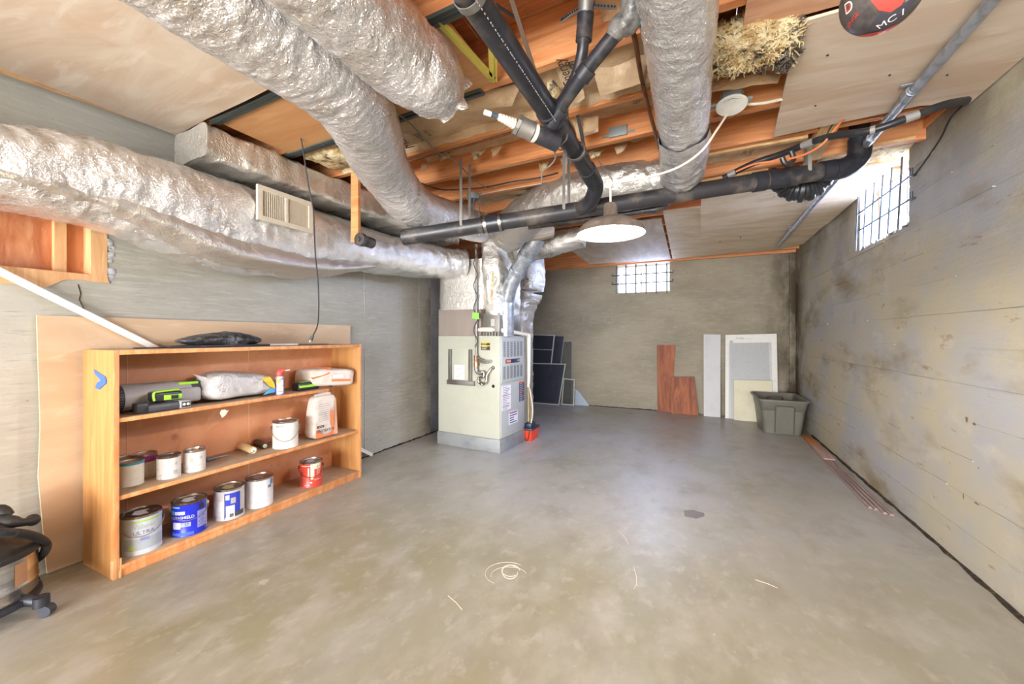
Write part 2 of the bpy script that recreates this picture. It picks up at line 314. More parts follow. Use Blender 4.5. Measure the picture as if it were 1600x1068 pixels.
def crinkle(p, f, seed=0):
    q = p*f+V(seed, seed*0.7, -seed); return (1-2*abs(noise.noise(q)))-0.45
def sweep(pts, prof, n=56, ds=0.016, pw=2.0, amp=0.008, f=11, rib=0.0, ribp=0.045, seed=0, caps=True, ca=0.0):
    """skin along points; prof per point = (side radius, up radius, down radius)"""
    pts = [Vector(p) for p in pts]; L = sum((pts[i+1]-pts[i]).length for i in range(len(pts)-1))
    k = max(2, int(L/ds/(len(pts)-1)))
    P0, r1 = catmull(pts, [p[0] for p in prof], k); _, r2 = catmull(pts, [p[1] for p in prof], k); _, r3 = catmull(pts, [p[2] for p in prof], k)
    mb = MB(); vs = []; s = 0
    for i, p in enumerate(P0):
        T = (P0[min(i+1, len(P0)-1)]-P0[max(i-1, 0)]).normalized()
        side = T.cross(V(0, 0, 1)); side = side.normalized() if side.length > 0.15 else V(1, 0, 0)
        up = side.cross(T).normalized()
        if i: s += (p-P0[i-1]).length
        for j in range(n):
            a = 2*PI*j/n; ca_, sa = math.cos(a), math.sin(a)
            x = math.copysign(abs(ca_)**(2/pw), ca_)*r1[i]; y = math.copysign(abs(sa)**(2/pw), sa)*(r2[i] if sa > 0 else r3[i])
            q = p+side*x+up*y; nrm = (side*ca_+up*sa)
            d = crinkle(q, f, seed)*amp+crinkle(q, f*2.6, seed+5)*amp*0.45+noise.noise(q*3.5+V(seed, 0, 0))*amp*1.6
            if rib: d += math.sin(2*PI*s/ribp)*rib
            vs.append(q+nrm*d)
    N = len(P0)
    fs = [(i*n+j, i*n+(j+1) % n, (i+1)*n+(j+1) % n, (i+1)*n+j) for i in range(N-1) for j in range(n)]
    if caps: fs += [tuple(range(n-1, -1, -1)), tuple(range((N-1)*n, N*n))]
    return mb.add(vs, fs)
def pillow(c, size, e1=0.7, e2=0.7, nu=40, nv=24, amp=0.006, f=16, seed=0, m=None, fn=None):
    """soft bag: superellipsoid of full size, crumpled"""
    mb = MB(); vs = []; sg = lambda v, e: math.copysign(abs(v)**e, v)
    for i in range(nv+1):
        la = -PI/2+PI*i/nv
        for j in range(nu):
            lo = 2*PI*j/nu
            p = V(sg(math.cos(la), e1)*sg(math.cos(lo), e2)*size[0]/2, sg(math.cos(la), e1)*sg(math.sin(lo), e2)*size[1]/2, sg(math.sin(la), e1)*size[2]/2)
            if fn: p = fn(p)
            d = crinkle(p, f, seed)*amp+noise.noise(p*6+V(seed, 1, 2))*amp*1.5
            p = p+p.normalized()*d
            if m: p = m @ p
            vs.append(p+Vector(c))
    fs = [(i*nu+j, i*nu+(j+1) % nu, (i+1)*nu+(j+1) % nu, (i+1)*nu+j) for i in range(nv) for j in range(nu)]
    return mb.add(vs, fs)
# ================================================================== THE SETTING
XL, XR, YB, ZC = -3.0, 1.26, 6.83, 2.4
SL = -0.044                                     # the joists run slightly askew
# floor with recessed edge joint
mb = MB(); mb.box(XL+0.0, XR+0.0, -4.4, YB, -0.12, 0.0); mb.box(-3.9, XL, 3.9, YB, -0.12, 0.0)
struct('floor', mb, M['floor'])
def joint(seed, a, b, wdt, mat_name):
    """crumbled dark gap where a wall meets the floor"""
    random.seed(seed); m_ = MB(); a = Vector(a); b = Vector(b); n = 60; d = (b-a).normalized(); s = V(-d.y, d.x, 0); vs = []
    for i in range(n+1):
        p = a+(b-a)*i/n; vs += [p+s*(wdt*(0.6+random.random()*0.9)), p-s*0.002, p-s*0.002+V(0, 0, 0.004+random.random()*0.012), p+s*(wdt*0.35)+V(0, 0, 0.003)]
    m_.add(vs, [(4*i+k, 4*i+(k+1) % 4, 4*i+4+(k+1) % 4, 4*i+4+k) for i in range(n) for k in range(4)])
    return m_
M['gap'] = nm('crumbled_joint_dirt', lin(46, 38, 30), 0.95, 0, [(lin(92, 76, 56), (40, 40, 40), 0.5, 0.65)])
struct('trim_1', joint(1, (XR, 0.3, 0.001), (XR, 5.9, 0.001), 0.020, 'gap'), M['gap'], label='crumbled dark joint between boarded concrete wall and floor')
struct('trim_2', joint(2, (-0.2, YB, 0.001), (-1.8, YB, 0.001), 0.022, 'gap'), M['gap'], label='dark gap along the foot of the far wall')
struct('trim_3', joint(3, (XL, 4.2, 0.001), (XL, 2.5, 0.001), 0.022, 'gap'), M['gap'], label='dark gap along the foot of the wall beside the furnace')

def courses(mb, ax, face, sgn, a0, a1, z0, z1, seed=3, ch=0.19, depth=0.004, ridge=0.004, vert=False):
    """board-formed concrete: each board course stands a little proud or back, with broken fins at the joints"""
    rnd = random.Random(seed); n = int(2.9/ch)+1; offs = [rnd.uniform(0, depth) for _ in range(n)]
    def bx(a, b, c, d, o, back=0.2):
        f = face-sgn*o; g = face+sgn*back
        if ax == 'X': mb.box(min(f, g), max(f, g), a, b, c, d)
        else: mb.box(a, b, min(f, g), max(f, g), c, d)
    for k in range(n):
        c0, c1 = k*ch, (k+1)*ch; lo, hi = max(c0, z0), min(c1, z1)
        if hi-lo < 0.002: continue
        bx(a0, a1, lo, hi, offs[k])
        if z0 < c0 < z1:
            a = a0
            while a < a1-0.02:
                l = rnd.uniform(0.1, 0.5); b = min(a+l, a1)
                if rnd.random() < 0.6: bx(a, b, c0-rnd.uniform(0.002, 0.006), c0+rnd.uniform(0.001, 0.006), max(offs[k], offs[k-1])+rnd.uniform(0.2, 1)*ridge, 0.0)
                a = b
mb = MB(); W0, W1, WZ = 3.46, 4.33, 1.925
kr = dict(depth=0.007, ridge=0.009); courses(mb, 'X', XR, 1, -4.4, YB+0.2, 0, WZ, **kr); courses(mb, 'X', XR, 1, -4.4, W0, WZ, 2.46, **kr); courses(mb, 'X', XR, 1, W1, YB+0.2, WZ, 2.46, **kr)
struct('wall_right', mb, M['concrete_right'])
mb = MB(); rnd = random.Random(5)            # the ragged sill and jamb of the side window
for i in range(40):
    y = W0+(W1-W0)*rnd.random(); s = rnd.uniform(0.012, 0.03); mb.rbox(XR-0.004, XR+0.12, y-s, y+s, WZ-0.012, WZ+rnd.uniform(0.004, 0.03), 0.006)
for i in range(26):
    z = rnd.uniform(WZ, 2.4); s = rnd.uniform(0.01, 0.025); mb.rbox(XR-0.002, XR+0.1, W0-0.01, W0+rnd.uniform(0.004, 0.022), z-s, z+s, 0.005)
M['mortar'] = nm('rough_mortar', lin(196, 198, 202), 0.9, 0, [(lin(160, 158, 152), (30, 30, 30), 0.45, 0.65)])
struct('trim_4', mb, M['mortar'], label='ragged pale mortar around the barred side window')
# back wall with its small window
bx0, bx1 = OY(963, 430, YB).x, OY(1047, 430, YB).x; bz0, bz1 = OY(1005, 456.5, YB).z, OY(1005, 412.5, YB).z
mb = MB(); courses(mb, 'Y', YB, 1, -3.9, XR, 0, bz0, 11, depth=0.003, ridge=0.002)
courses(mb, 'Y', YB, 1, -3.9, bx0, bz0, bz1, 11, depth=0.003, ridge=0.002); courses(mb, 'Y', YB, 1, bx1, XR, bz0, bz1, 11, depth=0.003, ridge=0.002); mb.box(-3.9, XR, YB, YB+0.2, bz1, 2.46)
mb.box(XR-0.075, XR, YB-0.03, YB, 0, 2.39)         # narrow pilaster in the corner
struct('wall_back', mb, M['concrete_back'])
# left wall with the boarded-up opening, then the step behind the furnace
HY0, HY1, HZ0, HZ1 = 0.30, 1.07, 1.515, 2.1
mb = MB(); kw = dict(depth=0.003, ridge=0.0015, ch=0.19)
courses(mb, 'X', XL, -1, -4.4, 2.96, 0, HZ0, 21, **kw); courses(mb, 'X', XL, -1, -4.4, HY0, HZ0, HZ1, 21, **kw)
courses(mb, 'X', XL, -1, HY1, 2.96, HZ0, HZ1, 21, **kw); courses(mb, 'X', XL, -1, -4.4, 2.96, HZ1, 2.60, 21, **kw)
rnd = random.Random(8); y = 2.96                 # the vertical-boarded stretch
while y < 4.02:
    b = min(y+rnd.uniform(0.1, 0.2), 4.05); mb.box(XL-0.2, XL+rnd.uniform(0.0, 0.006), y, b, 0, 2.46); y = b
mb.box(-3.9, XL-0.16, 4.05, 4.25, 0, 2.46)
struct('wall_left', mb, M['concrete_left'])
mb = MB(); mb.box(-3.9, -3.7, 4.25, YB, 0, 2.46); struct('wall_recess', mb, M['concrete_back'])
mb = MB(); mb.box(XL-0.2, XR+0.2, -4.6, -4.4, 2.2, 2.6); mb.box(XL-0.2, XL+0.15, -4.6, -4.4, 0, 2.2); mb.box(XR-0.15, XR+0.2, -4.6, -4.4, 0, 2.2)
struct('wall_front', mb, M['concrete_left'])
# boarded opening: framing and plywood infill are parts of wall_left
wl = bpy.data.objects['wall_left']
mb = MB(); mb.box(XL-0.10, XL-0.085, HY0, HY1-0.075, HZ0, HZ1); struct('plywood_panel', mb, M['ply_orange'], parent=wl)
mb = MB(); mb.box(XL-0.12, XL+0.006, HY1-0.075, HY1-0.008, HZ0-0.012, HZ1); struct('stud', mb, M['stud'], parent=wl)
yy = OX(91, 380, XL-0.08).y; mb = MB(); mb.box(XL-0.087, XL-0.05, yy-0.022, yy+0.022, HZ0, HZ1); struct('stud', mb, M['stud'], parent=wl)
mb = MB(); q = []; rnd = random.Random(2)
for i in range(14): y = HY0+(HY1-HY0)*i/13; q.append((XL+0.008, y, HZ0-0.01-rnd.uniform(0, 0.02)-(0.045 if 5 < i < 10 else 0)))
q += [(XL+0.008, HY1-0.01, HZ0+0.02), (XL+0.008, HY0, HZ0+0.02)]
mb.slab(q, (-0.1, 0, 0)); struct('sill_board', mb, M['stud'], parent=wl)
mb = MB()
for i in range(60):
    z = rnd.uniform(HZ0, HZ1); s = rnd.uniform(0.006, 0.016); mb.rbox(XL-0.03, XL+rnd.uniform(0.001, 0.006), HY1-0.01, HY1+rnd.uniform(0.006, 0.03), z-s, z+s, 0.003)
part('rough_edge', mb, M['mortar'], wl, kind='stuff')
# crack lines in the left wall
mb = MB(); pts = [OX(122, 444, XL+0.003), OX(126, 458, XL+0.003), OX(124, 468, XL+0.003), OX(130, 480, XL+0.003), OX(131, 492, XL+0.003)]
mb.tube(pts, 0.0022, 5); struct('crack_line', mb, M['gap'], parent=wl)

# ------------------------------------------------------------------ ceiling: boards, joists, batts, panels
mb = MB(); rnd = random.Random(4); x = -3.9
while x < 1.46:
    b = x+0.14; mb.box(x, b-0.003, -4.5, YB+0.2, 2.64+rnd.uniform(0, 0.003), 2.665); x = b
ce = struct('ceiling', mb, M['subfloor'])
mb = MB(); mb.box(XL-0.2, XL+0.0, 2.96, YB, 2.46, 2.5); mb.box(XR-0.02, XR+0.2, -4.4, W0, 2.46, 2.5); mb.box(XR-0.02, XR+0.2, W1, YB, 2.46, 2.5); mb.box(XL-0.9, XR+0.2, YB-0.02, YB+0.2, 2.46, 2.5)
mb.box(XL-0.22, XL-0.18, -4.4, YB, 2.5, 2.64); mb.box(XR+0.16, XR+0.2, -4.4, YB, 2.5, 2.64); mb.box(XL-0.9, XR+0.2, YB+0.16, YB+0.2, 2.5, 2.64)
mb.box(XL-0.9, XL-0.2, 4.2, YB, 2.46, 2.5)
struct('sill_plate', mb, M['joist'], parent=ce)
JX = [-4.2, -3.78, -3.36, -2.95, -2.54, -2.12]
JY = [-1.7, -1.28, -0.86, -0.45, -0.05, 0.36, 0.77, 1.18, 1.63, 2.05, 2.45, 2.88, 3.30, 3.72, 4.14, 4.56, 4.98, 5.40, 5.82, 6.24, 6.62]
rnd = random.Random(12)
for j in JX+JY:
    mb = MB(); x0, x1 = (-2.84 if j < 1.3 else -3.15), 1.44; th = 0.038; t0 = rnd.uniform(-0.004, 0.004)
    if j > 6.5: x0 = -3.7
    q = [(x0, j+SL*x0, ZC+t0), (x1, j+SL*x1, ZC+t0), (x1, j+SL*x1+th, ZC+t0), (x0, j+SL*x0+th, ZC+t0)]
    mb.slab(q, (0, 0, 0.239-t0)); struct('joist', mb, M['joist'], parent=ce)
# wooden knots on joist faces are part of the grain; the plate over the back wall
mb = MB(); mb.box(-3.0, XR, YB-0.06, YB-0.02, 2.385, 2.46); struct('rim_board', mb, M['joist'], parent=ce)
def yj(k, x): return JY[k]+SL*x+0.038
def batt(k, x0, x1, z=2.475, sag=0.02, seed=0, paper=True, frayed=True):
    """insulation batt between joist k and k+1, its facing stapled along the joists"""
    nx, ny = max(6, int((x1-x0)/0.03)), 14; vs = []
    for i in range(nx+1):
        x = x0+(x1-x0)*i/nx; ya = yj(k, x)+0.002; yb = JY[k+1]+SL*x-0.004
        for l in range(ny+1):
            v = l/ny; y = ya+(yb-ya)*v; d = math.sin(PI*v)
            zz = z-sag*d+noise.noise(V(x*4, y*5, seed))*0.022*(0.4+d)+crinkle(V(x, y, 0), 7, seed)*0.008
            if l == ny: zz = z-(0.035 if k == 8 else 0.008)-0.03*abs(noise.noise(V(x*9, seed, 3)))
            if l == 0: zz = z-0.02
            vs.append(V(x, y, zz))
    n0 = len(vs)
    for i in (0, nx):
        pass
    m_ = MB(); m_.add(vs, [(i*(ny+1)+l, i*(ny+1)+l+1, (i+1)*(ny+1)+l+1, (i+1)*(ny+1)+l) for i in range(nx) for l in range(ny)])
    x = x0; m_.slab([(x0, yj(k, x0)+0.01, z+0.03), (x1, yj(k, x1)+0.01, z+0.03), (x1, JY[k+1]+SL*x1-0.012, z+0.03), (x0, JY[k+1]+SL*x0-0.012, z+0.03)], (0, 0, 2.635-z-0.03))
    return part('insulation_batt', m_, M['kraft'] if paper else M['fluff'], ce, smooth=True, ang=60)
b8 = batt(8, -1.95, -0.05, 2.46, 0.03, 1); batt(8, 0.62, 1.15, 2.49, 0.02, 2)
b9 = batt(9, -1.9, 0.2, 2.56, 0.015, 3); batt(9, 0.25, 1.1, 2.56, 0.015, 4)
b10 = batt(10, -1.95, 1.1, 2.585, 0.012, 5); b11 = batt(11, -1.9, 0.62, 2.475, 0.02, 6); batt(12, -1.6, 0.4, 2.585, 0.012, 7); batt(12, 0.8, 1.25, 2.45, 0.03, 8, False)
batt(13, -2.6, 0, 2.52, 0.02, 9); batt(7, -0.35, 0.1, 2.5, 0.04, 10); batt(14, -2.6, -0.3, 2.52, 0.02, 19)
batt(8, -2.38, -2.1, 2.44, 0.05, 11, False)
# printed lettering on the facings (sub-parts of their batts); the print runs across the bay and reads upside down from here
def print_on(b, s, x, y, size, z, flip=True, ux=None):
    m_ = MB(); ux = ux or (0.03, -1, 0.0); uy = (-1, -0.03, 0)
    flat_text(m_, s, size, (x, y, z), ux, uy); part('printed_lettering', m_, M['ink'], b, smooth=False)
p = OZ(633, 218, 2.425); print_on(b8, 'Man', p.x, p.y-0.02, 0.10, 2.402); p = OZ(656, 208, 2.425); print_on(b8, 'FIBE', p.x, p.y, 0.055, 2.402); p = OZ(668, 203, 2.42); print_on(b8, 'BUIL', p.x, p.y, 0.035, 2.402)
p = OZ(834, 124, 2.42); print_on(b8, 'Mar', p.x, p.y+0.02, 0.12, 2.400)
p = OZ(1048, 182, 2.46); print_on(b9, 'Val', p.x-0.02, p.y, 0.07, 2.532); p = OZ(1012, 175, 2.46); print_on(b9, 'BJ', p.x-0.06, p.y, 0.05, 2.532)
for s, px, py, sz in (('VAE', 1134, 238, 0.075), ('Fl', 1142, 238, 0.05), ('Save', 1163, 240, 0.05), ('Energy', 1172, 240, 0.045)):
    p = OZ(px, py-4, 2.44); print_on(b11, s, p.x, p.y, sz, 2.434)
# loose hanging sheets of facing
def hang_sheet(name, corners, mat, seed, parent=ce, amp=0.02):
    a, b, c, d = [Vector(q) for q in corners]; n = 16; vs = []
    nrm = (b-a).cross(d-a).normalized()
    for i in range(n+1):
        for j in range(n+1):
            u, v = i/n, j/n; p = (a*(1-u)+b*u)*(1-v)+(d*(1-u)+c*u)*v
            vs.append(p+nrm*(crinkle(p, 9, seed)*amp*0.6+noise.noise(p*6+V(seed, 0, 0))*amp+math.sin(PI*u)*math.sin(PI*v)*amp))
    m_ = MB(); m_.add(vs+[v+nrm*0.003 for v in vs], [(i*(n+1)+j, i*(n+1)+j+1, (i+1)*(n+1)+j+1, (i+1)*(n+1)+j) for i in range(n) for j in range(n)])
    k = (n+1)**2; m_.f += [tuple(q+k for q in f) for f in m_.f[:]]
    return part(name, m_, mat, parent, smooth=True, ang=60)
hang_sheet('facing_sheet', [OZ(938, 150, 2.36), OZ(1006, 128, 2.36), OZ(1012, 84, 2.44), OZ(925, 100, 2.44)], M['kraft'], 31, amp=0.012)
fs = hang_sheet('facing_sheet', [OZ(893, 168, 2.37), OZ(914, 152, 2.37), OZ(900, 90, 2.44), OZ(866, 100, 2.44)], M['kraft'], 32, amp=0.010)
p = OZ(882, 108, 2.40); print_on(fs, 'Energy', p.x, p.y, 0.07, 2.385); p = OZ(897, 106, 2.40); print_on(fs, 'Com', p.x, p.y, 0.07, 2.385)
hang_sheet('facing_sheet', [OZ(1010, 130, 2.38), OZ(1040, 122, 2.38), OZ(1040, 78, 2.44), OZ(1008, 84, 2.44)], M['kraft'], 33, amp=0.018)
hang_sheet('facing_sheet', [OZ(905, 215, 2.38), OZ(935, 205, 2.38), OZ(935, 182, 2.44), OZ(892, 188, 2.44)], M['kraft'], 34, amp=0.03)
hang_sheet('facing_sheet', [OZ(700, 176, 2.385), OZ(800, 165, 2.385), OZ(815, 130, 2.43), OZ(722, 150, 2.43)], M['kraft'], 35, amp=0.012)
hang_sheet('facing_sheet', [OZ(1110, 143, 2.40), OZ(1215, 130, 2.40), OZ(1225, 108, 2.46), OZ(1108, 125, 2.46)], M['kraft'], 36, amp=0.018)
hang_sheet('facing_sheet', [OZ(1108, 96, 2.37), OZ(1150, 110, 2.37), OZ(1150, 92, 2.40), OZ(1108, 78, 2.40)], M['kraft'], 37, amp=0.01)
for i, (x0_, y0_) in enumerate([(741, 244), (770, 238), (690, 247), (660, 262), (845, 262), (880, 253), (925, 243), (965, 236)]):   # torn tufts along the joists
    a_ = OZ(x0_, y0_, 2.42); s_ = random.Random(i).uniform(0.035, 0.06)
    hang_sheet('torn_flap', [a_+V(0, -0.012, -0.03), a_+V(s_, -0.014, -0.018), a_+V(s_*1.5, 0.02, 0.04), a_+V(-s_*0.6, 0.02, 0.04)], M['kraft'] if i % 2 else M['fluff'], 50+i, amp=0.012)
# the torn-open batt with yellow fluff hanging out
def fluffy(c, size, n, mat, seed, fmat=None):
    """torn wool: a lumpy core grown over with short curled fibres"""
    rnd = random.Random(seed); m_ = pillow(c, size, 0.9, 0.9, 60, 36, amp=0.02, f=14, seed=seed); core = m_.v[:]
    for i in range(n):
        p = core[rnd.randrange(len(core))]; o = (p-Vector(c)).normalized(); tg = V(rnd.gauss(0, 1), rnd.gauss(0, 1), rnd.gauss(0, 1)).normalized(); L_ = rnd.uniform(.012, .032)
        q0 = p-o*.006; q1 = p+o*L_*.35+tg*L_*.4; q2 = p+o*L_*rnd.uniform(-.1, .5)+tg*L_; m_.tube([q0, q1, q2], [.0035, .0028, .0012], 4, caps=False)
    return part('torn_insulation', m_, mat, ce, kind='stuff', ang=60)
fluffy(OZ(1165, 70, 2.40), (0.30, 0.26, 0.13), 1500, M['fluff'], 3); fluffy(OZ(1208, 58, 2.40), (0.16, 0.20, 0.12), 700, M['fluff'], 4)
fluffy(OZ(1232, 66, 2.385), (0.07, 0.24, 0.10), 600, M['fluff_dark'], 9); fluffy(OZ(1180, 95, 2.375), (0.30, 0.05, 0.045), 500, M['fluff_dark'], 12)
mb = pillow(OZ(868, 142, 2.42), (0.06, 0.13, 0.09), 0.8, 0.8, 30, 20, amp=0.02, f=18, seed=5); part('torn_insulation', mb, M['fluff'], ce, kind='stuff', ang=70)
mb = pillow(OZ(512, 238, 2.44), (0.34, 0.22, 0.10), 0.7, 0.7, 40, 24, amp=0.03, f=12, seed=6); part('torn_insulation', mb, M['fluff'], ce, kind='stuff', ang=70)
# ceiling sheets
def sheet(name, q, mat, z=2.385, th=0.012, warp=None):
    m_ = MB(); m_.slab([(a, b, z+(c if c else 0)) for a, b, *r in q for c in [r[0] if r else 0]], (0, 0, th)); return struct(name, m_, mat, parent=ce)
sheet('plywood_panel', [(-2.79, -4.3), (-1.25, -4.3), (-1.25, 1.185), (-1.72, 1.215, -0.012), (-2.05, 1.235, -0.016), (-2.41, 1.26, -0.004), (-2.79, 1.295)], M['ply'])
sheet('plywood_panel', [(0.158, -4.3), (1.245, -4.3), (1.245, 1.80), (0.158, 1.79)], M['ply_red'], 2.388)
sheet('plywood_panel', [(0.345, 1.81), (1.245, 1.80), (1.245, 2.80), (1.03, 2.72), (0.405, 2.785)], M['ply'], 2.375)
sheet('plywood_panel', [(0.027, 3.66), (1.14, 3.52), (1.235, 3.52), (1.235, 5.2), (0.027, 5.2)], M['ply_far'], 2.375)
sheet('plywood_panel', [(-0.30, 4.05), (1.235, 4.05), (1.235, 6.25), (1.0, 6.48), (-0.35, 6.60)], M['ply_far'], 2.388)
sheet('plywood_panel', [(-1.56, 4.30), (-0.335, 4.30), (-0.375, 6.60), (-1.62, 6.50)], M['ply_grey'], 2.388)
mb = MB()                                     # nails in the sheets
for px, py in ((270, 110), (349, 59), (1293, 86), (1274, 165), (1390, 117), (1480, 117), (1125, 378), (1157, 371), (1209, 307)):
    p = OZ(px, py, 2.374); mb.cyl(p-V(0, 0, 0.003), p+V(0, 0, 0.01), 0.0045, 8)
part('nail_head', mb, M['ink'], ce, kind='stuff')
mb = MB(); mb.slab([(-2.93, -4.3, 2.392), (-2.775, -4.3, 2.392), (-2.775, 1.25, 2.392), (-2.80, 1.25, 2.392), (-2.905, 0.3, 2.392)], (0, 0, .024)); struct('ledger_board', mb, M['stud'], parent=ce)
# panned return bay: tan board held by steel channels
k = 7; q = [(-2.42, yj(7, -2.42)), (-0.86, yj(7, -0.86)), (-0.86, JY[8]+SL*-0.86), (-2.42, JY[8]+SL*-2.42)]
mb = MB(); mb.slab([(a, b, 2.392) for a, b in q], (0, 0, 0.01)); struct('bay_panel', mb, M['ply_pan'], parent=ce)
for kk, xa, xb in ((7, -2.44, -0.72), (8, -2.46, -0.95)):
    m_ = MB(); ya = JY[kk]+SL*xa-0.004; yb = JY[kk]+SL*xb-0.004; m_.slab([(xa, ya, 2.383), (xb, yb, 2.383), (xb, yb+0.05, 2.383), (xa, ya+0.05, 2.383)], (0, 0, 0.016)); struct('steel_channel', m_, plain(92, 98, 92, 0.45, 0.4), parent=ce)
    m_ = MB(); m_.slab([(xa, ya+0.014, 2.376), (xb, yb+0.014, 2.376), (xb, yb+0.024, 2.376), (xa, ya+0.024, 2.376)], (0, 0, 0.008)); struct('steel_channel', m_, plain(60, 64, 66, 0.45, 0.4), parent=ce)
# yellow strips laid in a V against the bay board
m_ = MB()
def strip(m_, a, b, w_, th=0.006):
    a = Vector(a); b = Vector(b); d = (b-a).normalized(); s = V(-d.y, d.x, 0)*w_/2; m_.slab([a-s, b-s, b+s, a+s], (0, 0, th)); mid = [a-s*0.25, b-s*0.25, b+s*0.25, a+s*0.25]; m_.slab([v-V(0, 0, 0.004) for v in mid], (0, 0, 0.004))
strip(m_, OZ(684, 32, 2.384), OZ(770, 124, 2.384), 0.036); strip(m_, OZ(769, 50, 2.384), OZ(771, 128, 2.384), 0.036)
part('yellow_strip', m_, M['yellow_tape'], ce)
# short blocking boards over the main drain
for px0, py0, px1, py1, w_ in ((1262, 248, 1296, 190, 0.055), (1274, 250, 1308, 192, 0.045)):
    a = OZ(px0, py0, 2.395); b = OZ(px1, py1, 2.395); m_ = MB(); d = (b-a).normalized(); s = V(-d.y, d.x, 0)*w_/2
    m_.slab([a-s, b-s, b+s, a+s], (0, 0, 0.05)); struct('blocking', m_, M['joist_light'], parent=ce)
for px0, py0, px1, py1 in ((1100, 245, 1262, 216), (1345, 235, 1430, 218), (1040, 296, 1200, 266)):
    a = OZ(px0, py0, 2.392); b = OZ(px1, py1, 2.392); m_ = MB(); d = (b-a).normalized(); s = V(-d.y, d.x, 0)*0.014
    m_.slab([a-s, b-s, b+s, a+s], (0, 0, 0.02)); struct('furring_strip', m_, M['joist_light'], parent=ce)

# ------------------------------------------------------------------ windows with their bars
def window(name, axis, face, a0, a1, z0, z1, sgn):
    def bx(m_, a, b, c, d, f0, f1):
        lo, hi = min(face+sgn*f0, face+sgn*f1), max(face+sgn*f0, face+sgn*f1)
        m_.box(lo, hi, a, b, c, d) if axis == 'X' else m_.box(a, b, lo, hi, c, d)
    m_ = MB(); t = 0.022
    bx(m_, a0, a1, z0, z0+t, 0.12, 0.17); bx(m_, a0, a1, z1-t, z1, 0.12, 0.17); bx(m_, a0, a0+t, z0+t, z1-t, 0.12, 0.17); bx(m_, a1-t, a1, z0+t, z1-t, 0.12, 0.17)
    mid = a0+(a1-a0)*0.46; bx(m_, mid-0.014, mid+0.014, z0+t, z1-t, 0.13, 0.165); wo = struct(name, m_, M['white'])
    g = MB(); bx(g, a0+t, mid-0.014, z0+t, z1-t, 0.146, 0.150); struct('pane', g, M['glass'], parent=wo)
    g = MB(); bx(g, mid+0.014, a1-t, z0+t, z1-t, 0.146, 0.150); struct('pane', g, M['glass'], parent=wo); return wo
window('window_1', 'X', XR, W0, W1, WZ, 2.42, 1); window('window_2', 'Y', YB, bx0, bx1, bz0, bz1, 1)
t = thing('window_grille', 'iron bar grille over the side wall window', 'window bars', (XR-0.04, (W0+W1)/2, 1.9))
for (xt, yt), (xb, yb) in (((1340, 305), (1336.5, 392)), ((1353, 294), (1347.7, 386)), ((1365.5, 284), (1360, 380)), ((1379, 272), (1372.7, 374)), ((1393, 260), (1386, 365)), ((1408.6, 245), (1402, 357))):
    a = OX(xt, yt, XR-0.035); b = OX(xb, yb, XR-0.05); m_ = MB(); m_.slab([a+V(0, -.009, 0), a+V(0, .009, 0), b+V(0, .009, 0), b+V(0, -.009, 0)], (0.006, 0, 0)); part('bar', m_, M['iron'], t, smooth=False)
for (xa, ya, xb, yb) in ((1339, 335.5, 1424, 273.5), (1337.5, 363, 1424, 310)):
    a = OX(xa, ya, XR-0.028); b = OX(xb, yb, XR-0.028); m_ = MB(); m_.tube([a, b], 0.006, 8); m_.tube([b, b+V(0, 0, 0.045)], 0.008, 8); m_.tube([b, b+V(0.03, 0, 0)], 0.007, 8); m_.tube([a, a+V(0.03, 0, 0)], 0.007, 8); part('cross_rod', m_, M['iron'], t)
t = thing('window_grille', 'iron bar grille over the small far wall window', 'window bars', ((bx0+bx1)/2, YB-0.04, bz0))
for px in (963.5, 978, 993.5, 1009.5, 1025.5, 1042):
    a = OY(px, 411, YB-0.03); b = OY(px, 458.5, YB-0.03); m_ = MB(); m_.slab([a+V(-.011, 0, 0), a+V(.011, 0, 0), b+V(.011, 0, 0), b+V(-.011, 0, 0)], (0, 0.006, 0)); part('bar', m_, M['iron'], t, smooth=False)
for (ya, yb) in ((431, 424.7), (444.3, 439)):
    a = OY(956.5, ya, YB-0.04); b = OY(1051, yb, YB-0.04); m_ = MB(); m_.tube([a, b], 0.009, 8)
    for q in (a, b): m_.tube([q, q+V(0, 0, 0.035)], 0.010, 8); m_.tube([q, q+V(0, 0.05, 0)], 0.007, 8)
    part('cross_rod', m_, M['iron'], t)

# ================================================================== DUCTS
def duct(name, label, pts, prof, mat='foil', **k):
    m_ = sweep(pts, prof, **k); return one(name, m_, M[mat], label, 'duct', ang=75)
d_ = duct('flexible_duct', 'large round foil duct curving down from the plywood ceiling to the furnace plenum',
     [(-1.25, -1.4, 2.22), (-1.26, 0.1, 2.22), P(370, 8, 1.21), P(530, 132, 1.58), P(571, 200, 1.92), P(604, 270, 2.40), P(645, 322, 2.74), P(700, 340, 3.15), P(752, 356, 3.62)],
     [(0.165,)*3, (0.165,)*3, (0.165,)*3, (0.160,)*3, (0.158,)*3, (0.150,)*3, (0.145,)*3, (0.13,)*3, (0.13,)*3], n=72, ds=0.0065, amp=0.006, f=16, rib=0.0005, ribp=0.026, seed=1)
d_ = thing('flexible_duct', 'round foil duct beside the large one, ending in a puckered closed end', 'duct', (-0.93, 1.0, 2.05))
m_ = sweep([(-0.96, -0.9, 2.22), (-0.95, 0.2, 2.22), P(600, 62, 1.33), P(655, 108, 1.46), P(683, 136, 1.56), P(700, 152, 1.62)],
     [(0.145,)*3, (0.145,)*3, (0.142,)*3, (0.136,)*3, (0.12,)*3, (0.085,)*3], n=72, ds=0.0065, amp=0.006, f=16, rib=0.0005, ribp=0.026, seed=4); part('jacket', m_, M['foil'], d_, ang=75)
m_ = MB(); a0_ = P(706, 150, 1.60); rnd = random.Random(9)     # the puckered bag end fanned out
cpt = P(690, 142, 1.58); vs = []; n = 40
